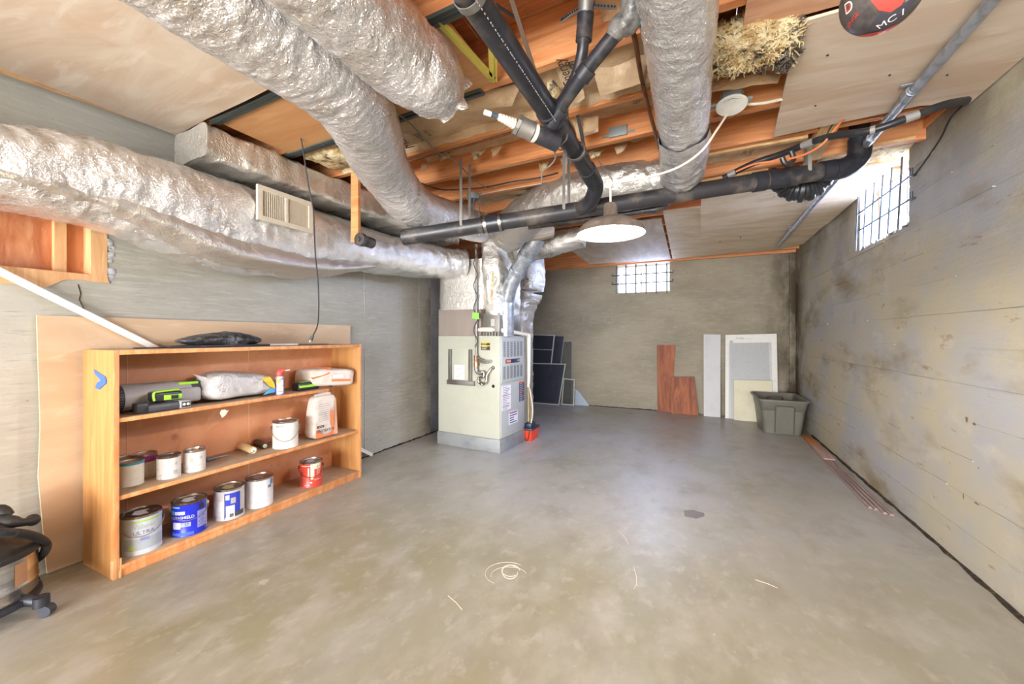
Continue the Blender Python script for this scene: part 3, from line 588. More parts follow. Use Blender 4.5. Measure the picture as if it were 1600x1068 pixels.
ax = (P(700, 152, 1.62)-P(660, 112, 1.47)).normalized(); sd = ax.cross(V(0, 0, 1)).normalized(); up = sd.cross(ax)
for i in range(n):
    an = 2*PI*i/n; rr = 0.105+0.018*math.sin(an*7)+rnd.uniform(-.006, .006)
    vs += [cpt+(sd*math.cos(an)+up*math.sin(an))*0.09-ax*0.01, cpt+(sd*math.cos(an)+up*math.sin(an))*rr+ax*(0.03+0.012*math.sin(an*9)), cpt+(sd*math.cos(an)+up*math.sin(an))*rr*0.5+ax*0.012]
m_.add(vs, [(3*i+k, 3*((i+1) % n)+k, 3*((i+1) % n)+k+1, 3*i+k+1) for i in range(n) for k in (0, 1)]); part('puckered_end', m_, M['foil'], d_, ang=75)
d_ = duct('flexible_duct', 'straight slim foil duct running along the joists past the ceiling box',
     [(-0.05, -0.6, 2.25), (-0.055, 0.5, 2.25), (-0.06, 1.35, 2.25), (-0.065, 2.1, 2.24), (-0.072, 2.55, 2.235), (-0.085, 2.72, 2.23)],
     [(0.125,)*3, (0.122,)*3, (0.118,)*3, (0.112,)*3, (0.108,)*3, (0.09,)*3], n=64, ds=0.006, amp=0.005, f=16, rib=0.0011, ribp=0.022, seed=7)
m_ = sweep([(-0.068, 2.15, 2.24), (-0.072, 2.45, 2.236), (-0.09, 2.74, 2.23)], [(0.124,)*3, (0.122,)*3, (0.115,)*3], n=56, ds=0.012, amp=0.010, seed=17, caps=False); part('end_sleeve', m_, M['foil'], d_)
duct('branch_duct', 'foil wrapped branch duct behind the black drain pipe under the joists',
     [P(1085, 270, 2.72), P(1030, 276, 2.78), P(960, 287, 2.88), P(880, 305, 3.12), P(828, 332, 3.5), P(792, 366, 3.9)],
     [(0.115, 0.12, 0.12), (0.13, 0.12, 0.12), (0.14, 0.13, 0.13), (0.15, 0.15, 0.15), (0.17, 0.16, 0.17), (0.18, 0.18, 0.18)], mat='foil_plen', n=56, ds=0.014, amp=0.012, seed=12)
duct('branch_duct', 'short lower foil wrapped duct ending behind the hanging lamp, above the flue pipe',
     [P(912, 370, 4.15), P(892, 374, 4.2), P(872, 379, 4.25), P(850, 386, 4.32), P(822, 392, 4.34), P(802, 396, 4.3)], [(0.11, 0.10, 0.10), (0.12, 0.11, 0.11), (0.12, 0.12, 0.12), (0.13, 0.12, 0.12), (0.13, 0.12, 0.12), (0.12, 0.12, 0.12)], mat='foil_plen', n=48, ds=0.018, amp=0.012, seed=14)
# long trunk along the left wall
tr = thing('trunk_duct', 'long foil blanketed trunk duct along the concrete wall above the bookcase', 'duct', (-2.7, 1.6, 1.6))
st = [(-1.9, -2.74, .26, 1.90, 1.98, 1.74), (-0.9, -2.74, .26, 1.90, 1.98, 1.74), (-0.2, -2.74, .26, 1.90, 2.00, 1.74), (0.45, -2.73, .265, 1.92, 2.04, 1.755), (0.75, -2.725, .27, 1.95, 2.12, 1.75), (0.93, -2.72, .275, 1.96, 2.14, 1.735),
      (1.16, -2.72, .275, 1.96, 2.145, 1.69), (1.45, -2.72, .275, 1.97, 2.145, 1.625), (1.72, -2.72, .275, 1.97, 2.145, 1.62), (2.02, -2.72, .27, 1.97, 2.145, 1.66),
      (2.5, -2.71, .255, 1.98, 2.145, 1.765), (3.0, -2.68, .245, 1.99, 2.145, 1.79), (3.45, -2.55, .23, 1.99, 2.145, 1.82), (3.72, -2.35, .20, 1.99, 2.14, 1.84)]
m_ = sweep([(s[1]+0.014, s[0], s[3]) for s in st], [(s[2], s[4]-s[3], s[3]-s[5]) for s in st], n=88, ds=0.014, pw=2.5, amp=0.010, f=10, seed=2)
part('foil_blanket', m_, M['foil'], tr, ang=75)
m_ = sweep([(-2.73, 0.1, 1.86), (-2.72, 0.7, 1.84), (-2.71, 1.05, 1.79), (-2.70, 1.35, 1.70), (-2.70, 1.72, 1.675), (-2.7, 2.15, 1.71), (-2.7, 2.6, 1.80)], [(.22, .1, .05), (.25, .12, .05), (.26, .16, .05), (.27, .16, .06), (.27, .16, .05), (.25, .14, .05), (.2, .1, .02)], n=60, ds=0.016, amp=0.012, f=6, seed=22)
part('sagging_flap', m_, M['foil_dull'], tr, ang=75)
# square foil duct above it
m_ = sweep([(-2.60, 1.27, 2.285), (-2.585, 1.7, 2.285), (-2.56, 2.3, 2.283), (-2.5, 2.9, 2.28), (-2.45, 3.6, 2.28)], [(.175, .09, .10), (.17, .09, .105), (.17, .09, .105), (.17, .09, .105), (.17, .09, .105)], n=64, ds=0.016, pw=7, amp=0.011, f=8, seed=3)
one('square_duct', m_, M['foil_plen'], 'square foil wrapped duct tight under the joists above the long trunk duct', 'duct', ang=60)
# wall register on the trunk
t = thing('air_register', 'cream louvred air register on the face of the trunk duct', 'air vent', (-2.44, 1.75, 1.90))
XF = -2.405; ya, yb = OX(402, 310, XF).y, OX(488, 340, XF).y; za, zb = 1.905, 2.118
m_ = MB(); fr = 0.03
for q in ((ya, yb, za, za+fr), (ya, yb, zb-fr, zb), (ya, ya+fr, za+fr, zb-fr), (yb-fr, yb, za+fr, zb-fr), ((ya+yb)/2-.008, (ya+yb)/2+.008, za+fr, zb-fr)): m_.box(XF-0.012, XF+0.006, *q)
part('frame', m_, M['tan_metal'], t, smooth=False)
ym = (ya+yb)/2; m_ = MB(); m_.box(XF-0.05, XF-0.03, ya+fr, ym, za+fr, zb-fr); part('grille_backing', m_, plain(96, 84, 72, 0.7), t, smooth=False)
for i in range(11): m_ = MB(); y = ya+fr+(ym-0.008-ya-fr)*(i+0.5)/11; m_.box(XF-0.012, XF-0.001, y-0.0028, y+0.0028, za+fr, zb-fr); part('vane', m_, M['tan_metal'], t, smooth=False)
for i in range(8): m_ = MB(); z = za+fr+(zb-za-2*fr)*(i+0.5)/8; m_.box(XF-0.024, XF-0.012, ya+fr, ym-0.008, z-0.0025, z+0.0025); part('vane', m_, M['tan_metal'], t, smooth=False)
m_ = MB()
for i in range(18): y = ym+0.008+(yb-fr-ym-0.008)*(i+0.5)/18; m_.box(XF-0.012, XF-0.001, y-0.0036, y+0.0036, za+fr, zb-fr)
m_.box(XF-0.016, XF-0.012, ym, yb-fr, za+fr, zb-fr); part('damper_plate', m_, plain(206, 196, 176, 0.5), t, smooth=False)

# wooden strip hanging beside the ducts, with the capped pipe stub
wp = OX(555, 330, -2.24); m_ = MB(); m_.box(-2.27, -2.20, wp.y-0.012, wp.y+0.012, 1.875, 2.385)
one('hanging_wood_strip', m_, M['joist'], 'brown wooden strip hanging from the joists in front of the foil ducts', 'wood strip', smooth=False)
t = thing('capped_pipe_stub', 'short capped black pipe stub against the hanging wooden strip', 'pipe', P(563, 374, 2.84))
a = P(563, 374, 2.84); b = a+V(-0.01, 0.12, 0.0); m_ = MB(); m_.cyl(a, b, 0.040, 24); part('pipe_body', m_, M['abs_dusty'], t)
m_ = MB(); m_.cyl(a+V(0, -0.012, 0), a+V(0, 0.02, 0), 0.047, 24); m_.cyl(a+V(0, -0.022, 0), a+V(0, -0.01, 0), 0.018, 4); part('cap', m_, M['abs_dusty'], t)

M['dirty_grey'] = nm('dirty_grey_fitting', lin(120, 118, 114), 0.5, 0.2, [(lin(70, 68, 68), (22, 22, 22), 0.45, 0.6), (lin(170, 168, 160), (40, 40, 40), 0.58, 0.7)])
# ================================================================== PIPES
t = thing('main_drain_pipe', 'thick black drain pipe crossing the room under the joists', 'pipe', (-0.6, 2.5, 1.9))
DA, DB = P(630, 371, 2.777), P(1310, 264, 2.45); DD = (DB-DA).normalized(); DR = 0.053
def dp(px):                                     # point of the drain's axis seen at column px
    lo, hi = 0.0, 1.0
    for _ in range(40):
        m = (lo+hi)/2; q = DA+(DB-DA)*m-CAM
        if 800+FPX*q.dot(Rv)/q.dot(Fv) < px: lo = m
        else: hi = m
    return DA+(DB-DA)*lo
def ring(m_, c, d, r0, r1, hw): m_.tube([c-d*hw, c-d*hw, c+d*hw, c+d*hw], [r0, r1, r1, r0], 28, caps=False)
m_ = MB(); m_.cyl(DA, DB, DR, 32); part('pipe_run', m_, M['abs_dusty'], t)
e0 = DB; h = V(DD.x, DD.y, 0).normalized(); m_ = MB(); m_.tube([e0-DD*0.03, e0+DD*0.03, e0+h*0.075+V(0, 0, .028), e0+h*0.112+V(0, 0, 0.07), e0+h*0.12+V(0, 0, 0.13), e0+h*0.12+V(0, 0, 0.18)], 0.060, 28, smooth=5); part('elbow', m_, M['abs'], t)
m_ = MB(); m_.cyl(e0+h*0.12+V(0, 0, 0.15), e0+h*0.12+V(0, 0, 0.40), DR, 28); part('riser', m_, M['abs'], t)
for px in (1290, 1236, 1186): c_ = dp(px); m_ = MB(); m_.cyl(c_-DD*0.034, c_+DD*0.034, DR+0.008, 32); part('coupling', m_, M['abs'], t)
c_ = dp(1214); m_ = MB(); m_.cyl(c_-DD*0.06, c_+DD*0.06, DR+0.004, 32); part('coupling', m_, M['abs'], t)
c_ = dp(770); m_ = MB(); m_.cyl(c_-DD*0.07, c_+DD*0.07, DR+0.006, 32); part('rubber_coupling', m_, M['abs'], t)
for dx in (-0.05, 0.05): m_ = MB(); m_.cyl(c_+DD*(dx-0.009), c_+DD*(dx+0.009), DR+0.010, 32); part('hose_clamp', m_, M['steel'], t)
for px in (885, 1262, 727):
    c_ = dp(px); m_ = MB(); ring(m_, c_, DD, DR+0.001, DR+0.004, 0.010)
    for sg_ in (-1, 1): y = c_.y+sg_*(DR+0.003); m_.box(c_.x-0.010, c_.x+0.010, y-0.001, y+0.001, c_.z, 2.40)
    part('hanger_strap', m_, M['galv_dull'], t)
t2 = thing('branch_drain_pipe', 'black waste pipe coming along the joists and elbowing into the main drain', 'pipe', (-0.52, 1.0, 2.0))
m_ = MB(); m_.cyl((-0.515, -1.0, 2.055), (-0.54, 2.15, 2.095), 0.041, 28); part('pipe_run', m_, M['abs'], t2)
m_ = MB(); jc = dp(905); m_.tube([(-0.539, 2.10, 2.095), (-0.54, 2.22, 2.09), (-0.545, 2.33, 2.075), jc*0.35+V(-0.55, 2.38, 2.06)*0.65+V(0, 0.01, -0.01), jc], 0.047, 24, smooth=5); part('elbow', m_, M['abs'], t2)
for y in (1.50, 1.66): m_ = MB(); m_.cyl((-0.534, y-0.03, 2.087), (-0.534, y+0.03, 2.088), 0.048, 28); part('coupling', m_, M['abs'], t2)
m_ = MB(); m_.cyl((-0.534, 1.48, 2.086), (-0.534, 1.72, 2.089), 0.0455, 28); part('wye_body', m_, M['abs'], t2)
for px, py in ((738, 30), (902, 252)):
    y = OX(px, py, -0.52).y; m_ = MB(); m_.lathe([(0.043, -0.011), (0.0455, -0.011), (0.0455, 0.011), (0.043, 0.011)], n=28, m=Matrix.Rotation(PI/2, 4, 'X'), c=(-0.527, y, 2.065+0.01*y)); m_.box(-0.572, -0.566, y-.01, y+.01, 2.06, 2.40); part('hanger_strap', m_, M['galv_dull'], t2)
m_ = MB(); rnd = random.Random(3); y = 0.6                       # white print line along the pipe
while y < 1.46: l = rnd.uniform(0.002, 0.006); a_ = -2.5; m_.box(-0.5205+0.0415*math.cos(-0.9)-0.0012, -0.5205+0.0415*math.cos(-0.9)+0.0012, y, y+l, 2.06+0.0415*math.sin(-0.9)-0.002, 2.06+0.0415*math.sin(-0.9)+0.001); y += l+rnd.uniform(0.003, 0.012)
part('printed_marking', m_, M['inkgrey'], t2, kind='stuff', smooth=False)
# side branches from the wye
t3 = thing('wye_branch_pipe', 'black pipe with a grey elbow rising from the wye on the branch drain', 'pipe', P(920, 100, 1.5))
m_ = MB(); m_.tube([P(862, 196, 1.60), P(880, 160, 1.53), P(925, 98, 1.42), P(968, 45, 1.33)], [0.030, 0.027, 0.026, 0.026], 22); part('pipe_run', m_, M['abs'], t3)
for q0, q1 in ((P(864, 192, 1.59), P(878, 170, 1.55)), (P(908, 122, 1.455), P(920, 106, 1.43))): m_ = MB(); m_.cyl(q0, q1, 0.033, 24); part('coupling', m_, M['abs'], t3)
m_ = MB(); m_.tube([P(958, 58, 1.345), P(968, 42, 1.325), P(985, 30, 1.30), P(988, 0, 1.27), P(986, -40, 1.25)], [0.028, 0.036, 0.040, 0.036, 0.032], 22, smooth=5); part('grey_elbow', m_, M['dirty_grey'], t3, label='grey elbow')
t3 = thing('wye_branch_pipe', 'curved black pipe dropping from the subfloor behind the grey elbow', 'pipe', P(905, 100, 1.6))
m_ = MB(); m_.tube([P(872, 190, 1.62), P(880, 158, 1.60), P(900, 118, 1.56), P(909, 85, 1.52), P(912, 55, 1.50)], [0.022, 0.022, 0.022, 0.022, 0.022], 20, smooth=5); part('pipe_run', m_, M['abs'], t3)
m_ = MB(); m_.tube([P(912, 64, 1.51), P(914, 40, 1.50), P(915, 22, 1.49)], [0.031, 0.031, 0.032], 22); part('socket', m_, M['abs'], t3)
m_ = MB(); m_.tube([P(914, 42, 1.50), P(916, 10, 1.48), P(917, -10, 1.47)], [0.027, 0.03, 0.034], 22); part('grey_spigot', m_, M['galv_dull'], t3)
m_ = MB(); pts = [P(876, 33, 1.50), P(888, 24, 1.49), P(905, 14, 1.48), P(918, 8, 1.47), P(940, 10, 1.47), P(964, 11, 1.46)]; pp, _ = catmull(pts, [0]*6, 5)
vs = []
for p in pp: vs += [p+V(0, -0.002, -0.010), p+V(0, 0.002, 0.010), p+V(0, 0.004, 0.010), p+V(0, 0, -0.010)]
m_.add(vs, [(4*i+k, 4*i+(k+1) % 4, 4*i+4+(k+1) % 4, 4*i+4+k) for i in range(len(pp)-1) for k in range(4)])
t4 = thing('hanger_strap', 'perforated steel strap looped around the top of the curved black pipe', 'strap', pp[0]); part('band', m_, M['galv_dull'], t4)
m_ = MB()
for i in range(1, len(pp)-1): m_.cyl(pp[i]+V(0, -0.006, 0), pp[i]+V(0, -0.002, 0), 0.0035, 8)
part('punched_hole', m_, M['dark'], t4, kind='stuff')
t3 = thing('stub_fitting', 'abandoned pipe stub with a grey collar and white threaded tip on the branch drain', 'pipe', P(800, 195, 1.6))
m_ = MB(); m_.tube([P(872, 224, 1.62), P(835, 208, 1.585)], 0.034, 24); part('pipe_body', m_, M['abs'], t3)
m_ = MB(); m_.tube([P(836, 208, 1.587), P(831, 206, 1.58)], 0.037, 24); part('white_ring', m_, M['wire_white'], t3)
m_ = MB(); m_.tube([P(832, 206, 1.58), P(826, 203, 1.575), P(810, 196, 1.56)], [0.039, 0.036, 0.037], 24); m_.tube([P(811, 197, 1.56), P(806, 194, 1.556)], 0.040, 8); part('grey_collar', m_, M['galv_dull'], t3)
m_ = MB()
for i in range(6): a = P(804-i*4.2, 193.5-i*1.9, 1.552-i*0.005); b = P(801-i*4.2, 192.3-i*1.9, 1.549-i*0.005); m_.tube([a, b], 0.020-0.0012*i, 18)
m_.tube([P(806, 195, 1.555), P(778, 182, 1.52)], [0.016, 0.010], 18); part('threaded_nipple', m_, M['wire_white'], t3)
m_ = MB(); m_.tube([P(780, 183, 1.522), P(766, 178, 1.505)], 0.007, 14); part('thin_tube', m_, plain(70, 92, 120, 0.4), t3)
m_ = MB(); m_.tube([P(767, 178.5, 1.506), P(757, 175, 1.495)], 0.010, 14); part('white_tip', m_, M['white'], t3)
# small black pipe behind the main one
m_ = MB(); m_.tube([P(826, 354, 3.0), P(925, 341, 2.85), P(1008, 329, 2.72), P(1030, 325, 2.69), P(1042, 318, 2.68), P(1048, 300, 2.68), P(1050, 270, 2.68)], [0.022]*7, 18, smooth=4)
t = thing('small_waste_pipe', 'thin black pipe running just behind the main drain, turning up at its end', 'pipe', P(925, 341, 2.85)); part('pipe_run', m_, M['abs_dusty'], t)
for q0, q1 in ((P(878, 347, 2.92), P(872, 348, 2.93)), (P(1017, 328, 2.70), P(1024, 327, 2.69))): m_ = MB(); m_.cyl(q0, q1, 0.027, 20); part('coupling', m_, M['abs'], t)
# corrugated coil under the drain
t = thing('corrugated_hose', 'curled black corrugated hose hanging under the main drain elbow', 'hose', P(1255, 292, 2.0))
pts, _ = catmull([P(1204, 270, 2.62), P(1226, 290, 2.66), P(1252, 297, 2.62), P(1278, 287, 2.58), P(1298, 258, 2.52)], [0]*5, 14)
m_ = MB(); m_.tube(pts, [(0.045+0.035*math.sin(PI*i/(len(pts)-1)))*(1.0 if (i//3) % 2 else 0.86) for i in range(len(pts))], 24); part('hose_body', m_, M['blackplastic'], t, ang=25)
# galvanized conduit along the right side
t = thing('steel_conduit', 'galvanized conduit strapped lengthwise under the plywood ceiling near the boarded wall', 'conduit', (0.91, 3.4, 2.3))
m_ = MB(); m_.cyl((0.905, -1, 2.345), (0.915, 3.05, 2.345), 0.0215, 20); part('tube_run', m_, M['galv'], t)
m_ = MB(); m_.cyl((0.915, 3.05, 2.345), (0.93, 6.05, 2.352), 0.0215, 20); part('tube_run', m_, M['galv'], t)
for y in (2.50, 2.98): m_ = MB(); m_.cyl((0.91, y-0.03, 2.345), (0.91, y+0.03, 2.345), 0.0265, 20); part('coupling', m_, M['galv'], t)
for y in (2.46, 5.1): m_ = MB(); m_.lathe([(0.023, -0.01), (0.025, -0.01), (0.025, 0.01), (0.023, 0.01)], n=20, m=Matrix.Rotation(PI/2, 4, 'X'), c=(0.912, y, 2.345)); m_.box(0.86, 0.91, y-0.01, y+0.01, 2.366, 2.372); part('pipe_clip', m_, M['galv'], t)
# insulated refrigerant line
t = thing('insulated_line', 'black foam insulated line with grey tape crossing above the main drain elbow', 'pipe', P(1300, 215, 2.0))
pts = [P(1130, 278, 2.62), P(1175, 256, 2.50), P(1222, 240, 2.38), P(1290, 215, 2.15), P(1360, 204, 1.98), P(1420, 184, 1.90), P(1475, 164, 1.86), P(1510, 157, 1.90)]
q, _ = catmull(pts, [0]*8, 8); m_ = MB(); m_.tube(q, 0.018, 16); part('foam_sleeve', m_, M['blackplastic'], t)
def near(px): return min(range(len(q)), key=lambda i: abs((800+FPX*((q[i]-CAM).dot(Rv)/(q[i]-CAM).dot(Fv)))-px))
for a, b in ((1138, 1152), (1255, 1275), (1358, 1372), (1414, 1436)):
    i, j = near(a), near(b); j = max(j, i+1); m_ = MB(); m_.tube(q[i:j+1], 0.0205, 16); part('tape_wrap', m_, plain(150, 146, 142, 0.5, 0.2), t)
m_ = MB(); m_.tube([P(1236, 236, 2.3), P(1240, 250, 2.3), P(1228, 256, 2.3), P(1222, 246, 2.3)], 0.014, 10, smooth=4); part('tape_loop', m_, M['blackplastic'], t)
def cable(name, label, pts, r, mat, cat='cable', k=8): m_ = MB(); m_.tube(pts, r, 8, smooth=k); return one(name, m_, mat, label, cat)
cable('orange_cable', 'orange cable strung beside the black insulated line', [P(1150, 268, 2.5), P(1180, 256, 2.42), P(1222, 250, 2.33), P(1255, 242, 2.24), P(1285, 225, 2.15), P(1310, 195, 2.12), P(1322, 184, 2.2)], 0.006, M['orange_cable'])
cable('black_cable', 'loose black cable running down the boarded wall from the ceiling corner to the barred window', [OX(1517, 152, 1.255), OX(1500, 168, 1.24), OX(1484, 186, 1.245), OX(1470, 215, 1.25), OX(1450, 245, 1.25), OX(1428, 275, 1.245)], 0.0045, M['wire_black'])
cable('copper_pipe', 'old brown copper water pipe running beside the slim foil duct', [OZ(984, 40, 2.37), OZ(992, 62, 2.37), OZ(1004, 130, 2.365), OZ(1022, 200, 2.365), OZ(1036, 250, 2.37)], 0.010, M['copper'], 'pipe')
cable('thin_conduit', 'thin brown pipe fixed along the underside of a joist near the large foil duct', [OZ(626, 254, 2.385), OZ(700, 236, 2.385), OZ(812, 203, 2.385)], 0.007, M['copper'], 'pipe', 2)
cable('grey_wire', 'thin grey wire sagging diagonally across the joists to the junction box', [OZ(598, 165, 2.37), OZ(640, 192, 2.36), OZ(682, 236, 2.35), OZ(712, 252, 2.36), OZ(740, 281, 2.37), OZ(766, 296, 2.38)], 0.0038, M['wire_grey'])
cable('black_cable', 'black cable stapled across the joists on both sides of the round junction box', [OZ(638, 278, 2.38), OZ(660, 287, 2.385), OZ(690, 296, 2.385), OZ(728, 295, 2.388), OZ(760, 292, 2.388), OZ(800, 284, 2.388), OZ(840, 278, 2.388), OZ(872, 270, 2.388)], 0.006, M['wire_black'])
cable('white_wire', 'thin white wire beside the black stapled cable', [OZ(750, 304, 2.388), OZ(790, 296, 2.388), OZ(845, 287, 2.388)], 0.003, M['wire_white'])
# flat hanger rods
def rod(label, a, b, w_, mat, c=None):
    m_ = MB(); d = (b-a).normalized(); s = d.cross(V(0, 0, 1)).normalized()*w_/2; m_.slab([a-s, b-s, b+s, a+s], (0, 0, 0.005)); 
    if c is not None: m_.slab([b-s, c-s, c+s, b+s], (0, 0, 0.005))
    return one('hanger_rod', m_, mat, label, 'bracket', smooth=False)
rod('long flat brown bar slanting from the joists to the wye of black pipes', P(796, -10, 1.30), P(830, 95, 1.62), 0.016, plain(150, 128, 112, 0.5, 0.3), P(852, 162, 1.9))
rod('short dark bar bracing up from the first joists beside the branch drain', P(757, -2, 1.40), P(805, 28, 1.52), 0.012, plain(60, 56, 58, 0.5, 0.3))
rod('dark hanging bar between the branch drain and the grey joist clip', P(902, 178, 2.2), P(913, 232, 2.4), 0.018, plain(84, 84, 88, 0.5, 0.3), P(924, 262, 2.5))
# twisted tie wires
cable('tie_wire', 'twisted grey tie wire dangling under the stub fitting', [P(862, 222, 1.7), P(868, 245, 1.75), P(860, 258, 1.8), P(848, 268, 1.85), P(846, 288, 1.9)], 0.0035, M['wire_grey'], 'wire')
cable('tie_wire', 'grey tie wire looped round the branch drain below the wye', [P(880, 192, 1.7), P(886, 215, 1.68), P(872, 232, 1.66), P(884, 238, 1.72), P(884, 270, 1.8)], 0.003, M['wire_grey'], 'wire')
cable('tie_wire', 'long thin tie wire from the hanging bar down to the lamp cord', [P(926, 236, 2.2), P(940, 258, 2.15), P(957, 281, 2.06)], 0.0025, M['wire_grey'], 'wire')
# joist clip plate
t = thing('mounting_plate', 'small grey steel box plate nailed to a joist face above the branch duct', 'bracket', OZ(965, 205, 2.44))
o_ = OY(965, 206, 2.42); jx = o_.x; jy = JY[10]+SL*jx; c_ = OY(966, 206, jy); m_ = MB(); m_.rbox(c_.x-0.055, c_.x+0.055, jy-0.016, jy, c_.z-0.030, c_.z+0.030, 0.004); part('box_cover', m_, M['box_grey'], t)
m_ = MB(); m_.box(c_.x-0.095, c_.x+0.10, jy-0.006, jy, c_.z-0.020, c_.z-0.005); part('mounting_strap', m_, M['box_grey'], t, smooth=False)
# round junction box with conduits
t = thing('junction_box', 'round grey junction box with dangling cable whips on a joist', 'electrical box', OZ(739, 304, 2.40))
c_ = OZ(739, 303, 2.40); m_ = MB(); m_.lathe([(0, -0.05), (0.045, -0.045), (0.05, -0.03), (0.05, 0.0), (0, 0)], c=c_, n=24); m_.rbox(c_.x-0.062, c_.x+0.062, c_.y-0.012, c_.y+0.012, c_.z-0.04, c_.z-0.015, 0.004); part('box_body', m_, M['box_grey'], t)
for pts in ([(735, 309), (735, 325), (728, 331), (720, 322), (724, 312)], [(741, 310), (740, 322), (740, 345)], [(752, 300), (750, 318), (748, 342)]):
    m_ = MB(); m_.tube([P(a, b, 3.32) for a, b in pts], 0.009 if pts[0][0] < 752 else 0.004, 10, smooth=6); part('cable_whip', m_, plain(96, 110, 122, 0.5), t)

# stains and marks on the boarded wall
wr = bpy.data.objects['wall_right']
def blotch(px, py, ry, rz, mat, seed):
    c_ = OX(px, py, XR-0.0075); rnd = random.Random(seed); k_ = 14; m_ = MB(); m_.add([c_+V(0, math.cos(2*PI*i/k_)*ry*rnd.uniform(.5, 1.1), math.sin(2*PI*i/k_)*rz*rnd.uniform(.5, 1.1)) for i in range(k_)], [tuple(range(k_))]); part('stain_mark', m_, mat, wr, smooth=False)
rusty = plain(128, 102, 66, .9)
for a in ((1510, 655, .012, .020, rusty, 1), (1522, 662, .014, .010, rusty, 2), (1505, 775, .006, .022, rusty, 3), (1526, 786, .030, .006, rusty, 4), (1529, 731, .006, .006, rusty, 5), (1484, 723, .004, .004, rusty, 6), (1521, 271, .010, .020, plain(206, 160, 158, .8), 7), (1268, 600, .05, .08, plain(176, 170, 150, .9), 8), (1270, 640, .04, .05, plain(170, 162, 140, .9), 9)): blotch(*a)
# ================================================================== FURNACE
FC = OZ(780.5, 708.7, 0); FR = math.radians(-4.4); FM = Matrix.Translation(FC) @ Matrix.Rotation(FR, 4, 'Z')
def fl(x, y, z): return FM @ V(x, y, z)
t = thing('furnace', 'tall grey enamelled gas furnace standing on a sheet metal base', 'furnace', FC, FR)
HT = 1.205; m_ = MB(); m_.rbox(-0.81, 0.008, -0.008, 0.545, 0, 0.142, 0.004); part('base', m_, M['plinth'], t, local=True)
m_ = MB(); m_.rbox(-0.80, 0, 0, 0.535, 0.142, HT, 0.006); part('cabinet', m_, M['furnace'], t, local=True)
m_ = MB(); m_.rbox(-0.002, 0.010, 0.02, 0.525, 0.165, 0.70, 0.004); part('lower_door', m_, M['furnace_front'], t, local=True)
m_ = MB(); m_.rbox(-0.002, 0.012, 0.02, 0.525, 0.715, HT-0.015, 0.004); part('upper_door', m_, M['furnace_front'], t, local=True)
for zc0, zc1 in ((0.985, 1.145), (0.755, 0.885)):
    for i in range(6):
        y = 0.055+i*0.074; m_ = MB(); z = zc0
        while z < zc1: m_.box(0.0118, 0.0135, y, y+0.046, z, z+0.0045); z += 0.0095
        part('louvre_column', m_, M['slot'], t, local=True, smooth=False)
m_ = MB(); m_.rbox(0.012, 0.017, 0.10, 0.40, 0.915, 0.958, 0.002); bd = part('badge', m_, plain(38, 44, 76, 0.35), t, local=True)
m_ = MB(); m_.rbox(0.0165, 0.0185, 0.105, 0.205, 0.919, 0.954, 0.001); part('badge_field', m_, plain(214, 92, 50, 0.4), bd, local=True)
m_ = MB(); flat_text(m_, 'TRANE', 0.026, (0.0190, 0.155, 0.9365), (0, 1, 0), (0, 0, 1)); flat_text(m_, 'XB80', 0.022, (0.0178, 0.365, 0.9365), (0, 1, 0), (0, 0, 1)); part('badge_lettering', m_, M['white'], bd, local=True, smooth=False)
m_ = MB(); m_.rbox(0.0115, 0.022, 0.19, 0.30, 0.896, 0.902, 0.002); part('door_pull', m_, M['furnace_front'], t, local=True)
def paper(t, name, y0, y1, z0, z1, face, mat, lines, ink, seed, hdr=None):
    """printed label on the x=const front face (face='x') or the y=const side"""
    m_ = MB(); q = 0.0112 if face == 'x' else -0.0015
    if face == 'x': m_.box(q-0.001, q, y0, y1, z0, z1)
    else: m_.box(y0, y1, q, q+0.001, z0, z1)
    l = part(name, m_, mat, t, local=True, smooth=False); m_ = MB(); rnd = random.Random(seed)
    for i in range(lines):
        z = z1-(z1-z0)*(i+0.9)/(lines+0.6); a = y0+(y1-y0)*0.1; b = y0+(y1-y0)*rnd.uniform(0.55, 0.92); h_ = (z1-z0)/lines*0.22
        if face == 'x': m_.box(q, q+0.0006, a, b, z-h_, z+h_)
        else: m_.box(a, b, q-0.0006, q, z-h_, z+h_)
    part('printed_lines', m_, ink, l, local=True, smooth=False, kind='stuff')
    if hdr:
        m_ = MB()
        for (za, zb) in hdr:
            m_ = MB()
            if face == 'x': m_.box(q, q+0.0008, y0, y1, za, zb)
            else: m_.box(y0, y1, q-0.0008, q, za, zb)
            part('coloured_band', m_, plain(206, 66, 62, 0.5) if face == 'x' else plain(226, 198, 60, 0.5), l, local=True, smooth=False)
paper(t, 'instruction_label', 0.03, 0.215, 0.43, 0.685, 'x', M['paper'], 14, M['inkgrey'], 1, [(0.583, 0.588), (0.47, 0.474)])
paper(t, 'warning_label', 0.17, 0.37, 0.262, 0.40, 'x', M['paper'], 5, plain(90, 90, 130), 2, [(0.388, 0.394)])
paper(t, 'rating_label', 0.40, 0.52, 0.475, 0.69, 'x', plain(70, 72, 88, 0.5), 10, plain(160, 160, 176), 3, [(0.675, 0.688), (0.58, 0.59)])
paper(t, 'hazard_label', -0.225, -0.115, 1.055, 1.145, 'y', plain(66, 62, 56, 0.5), 4, plain(176, 166, 140), 4, [(1.13, 1.145), (1.095, 1.105)])
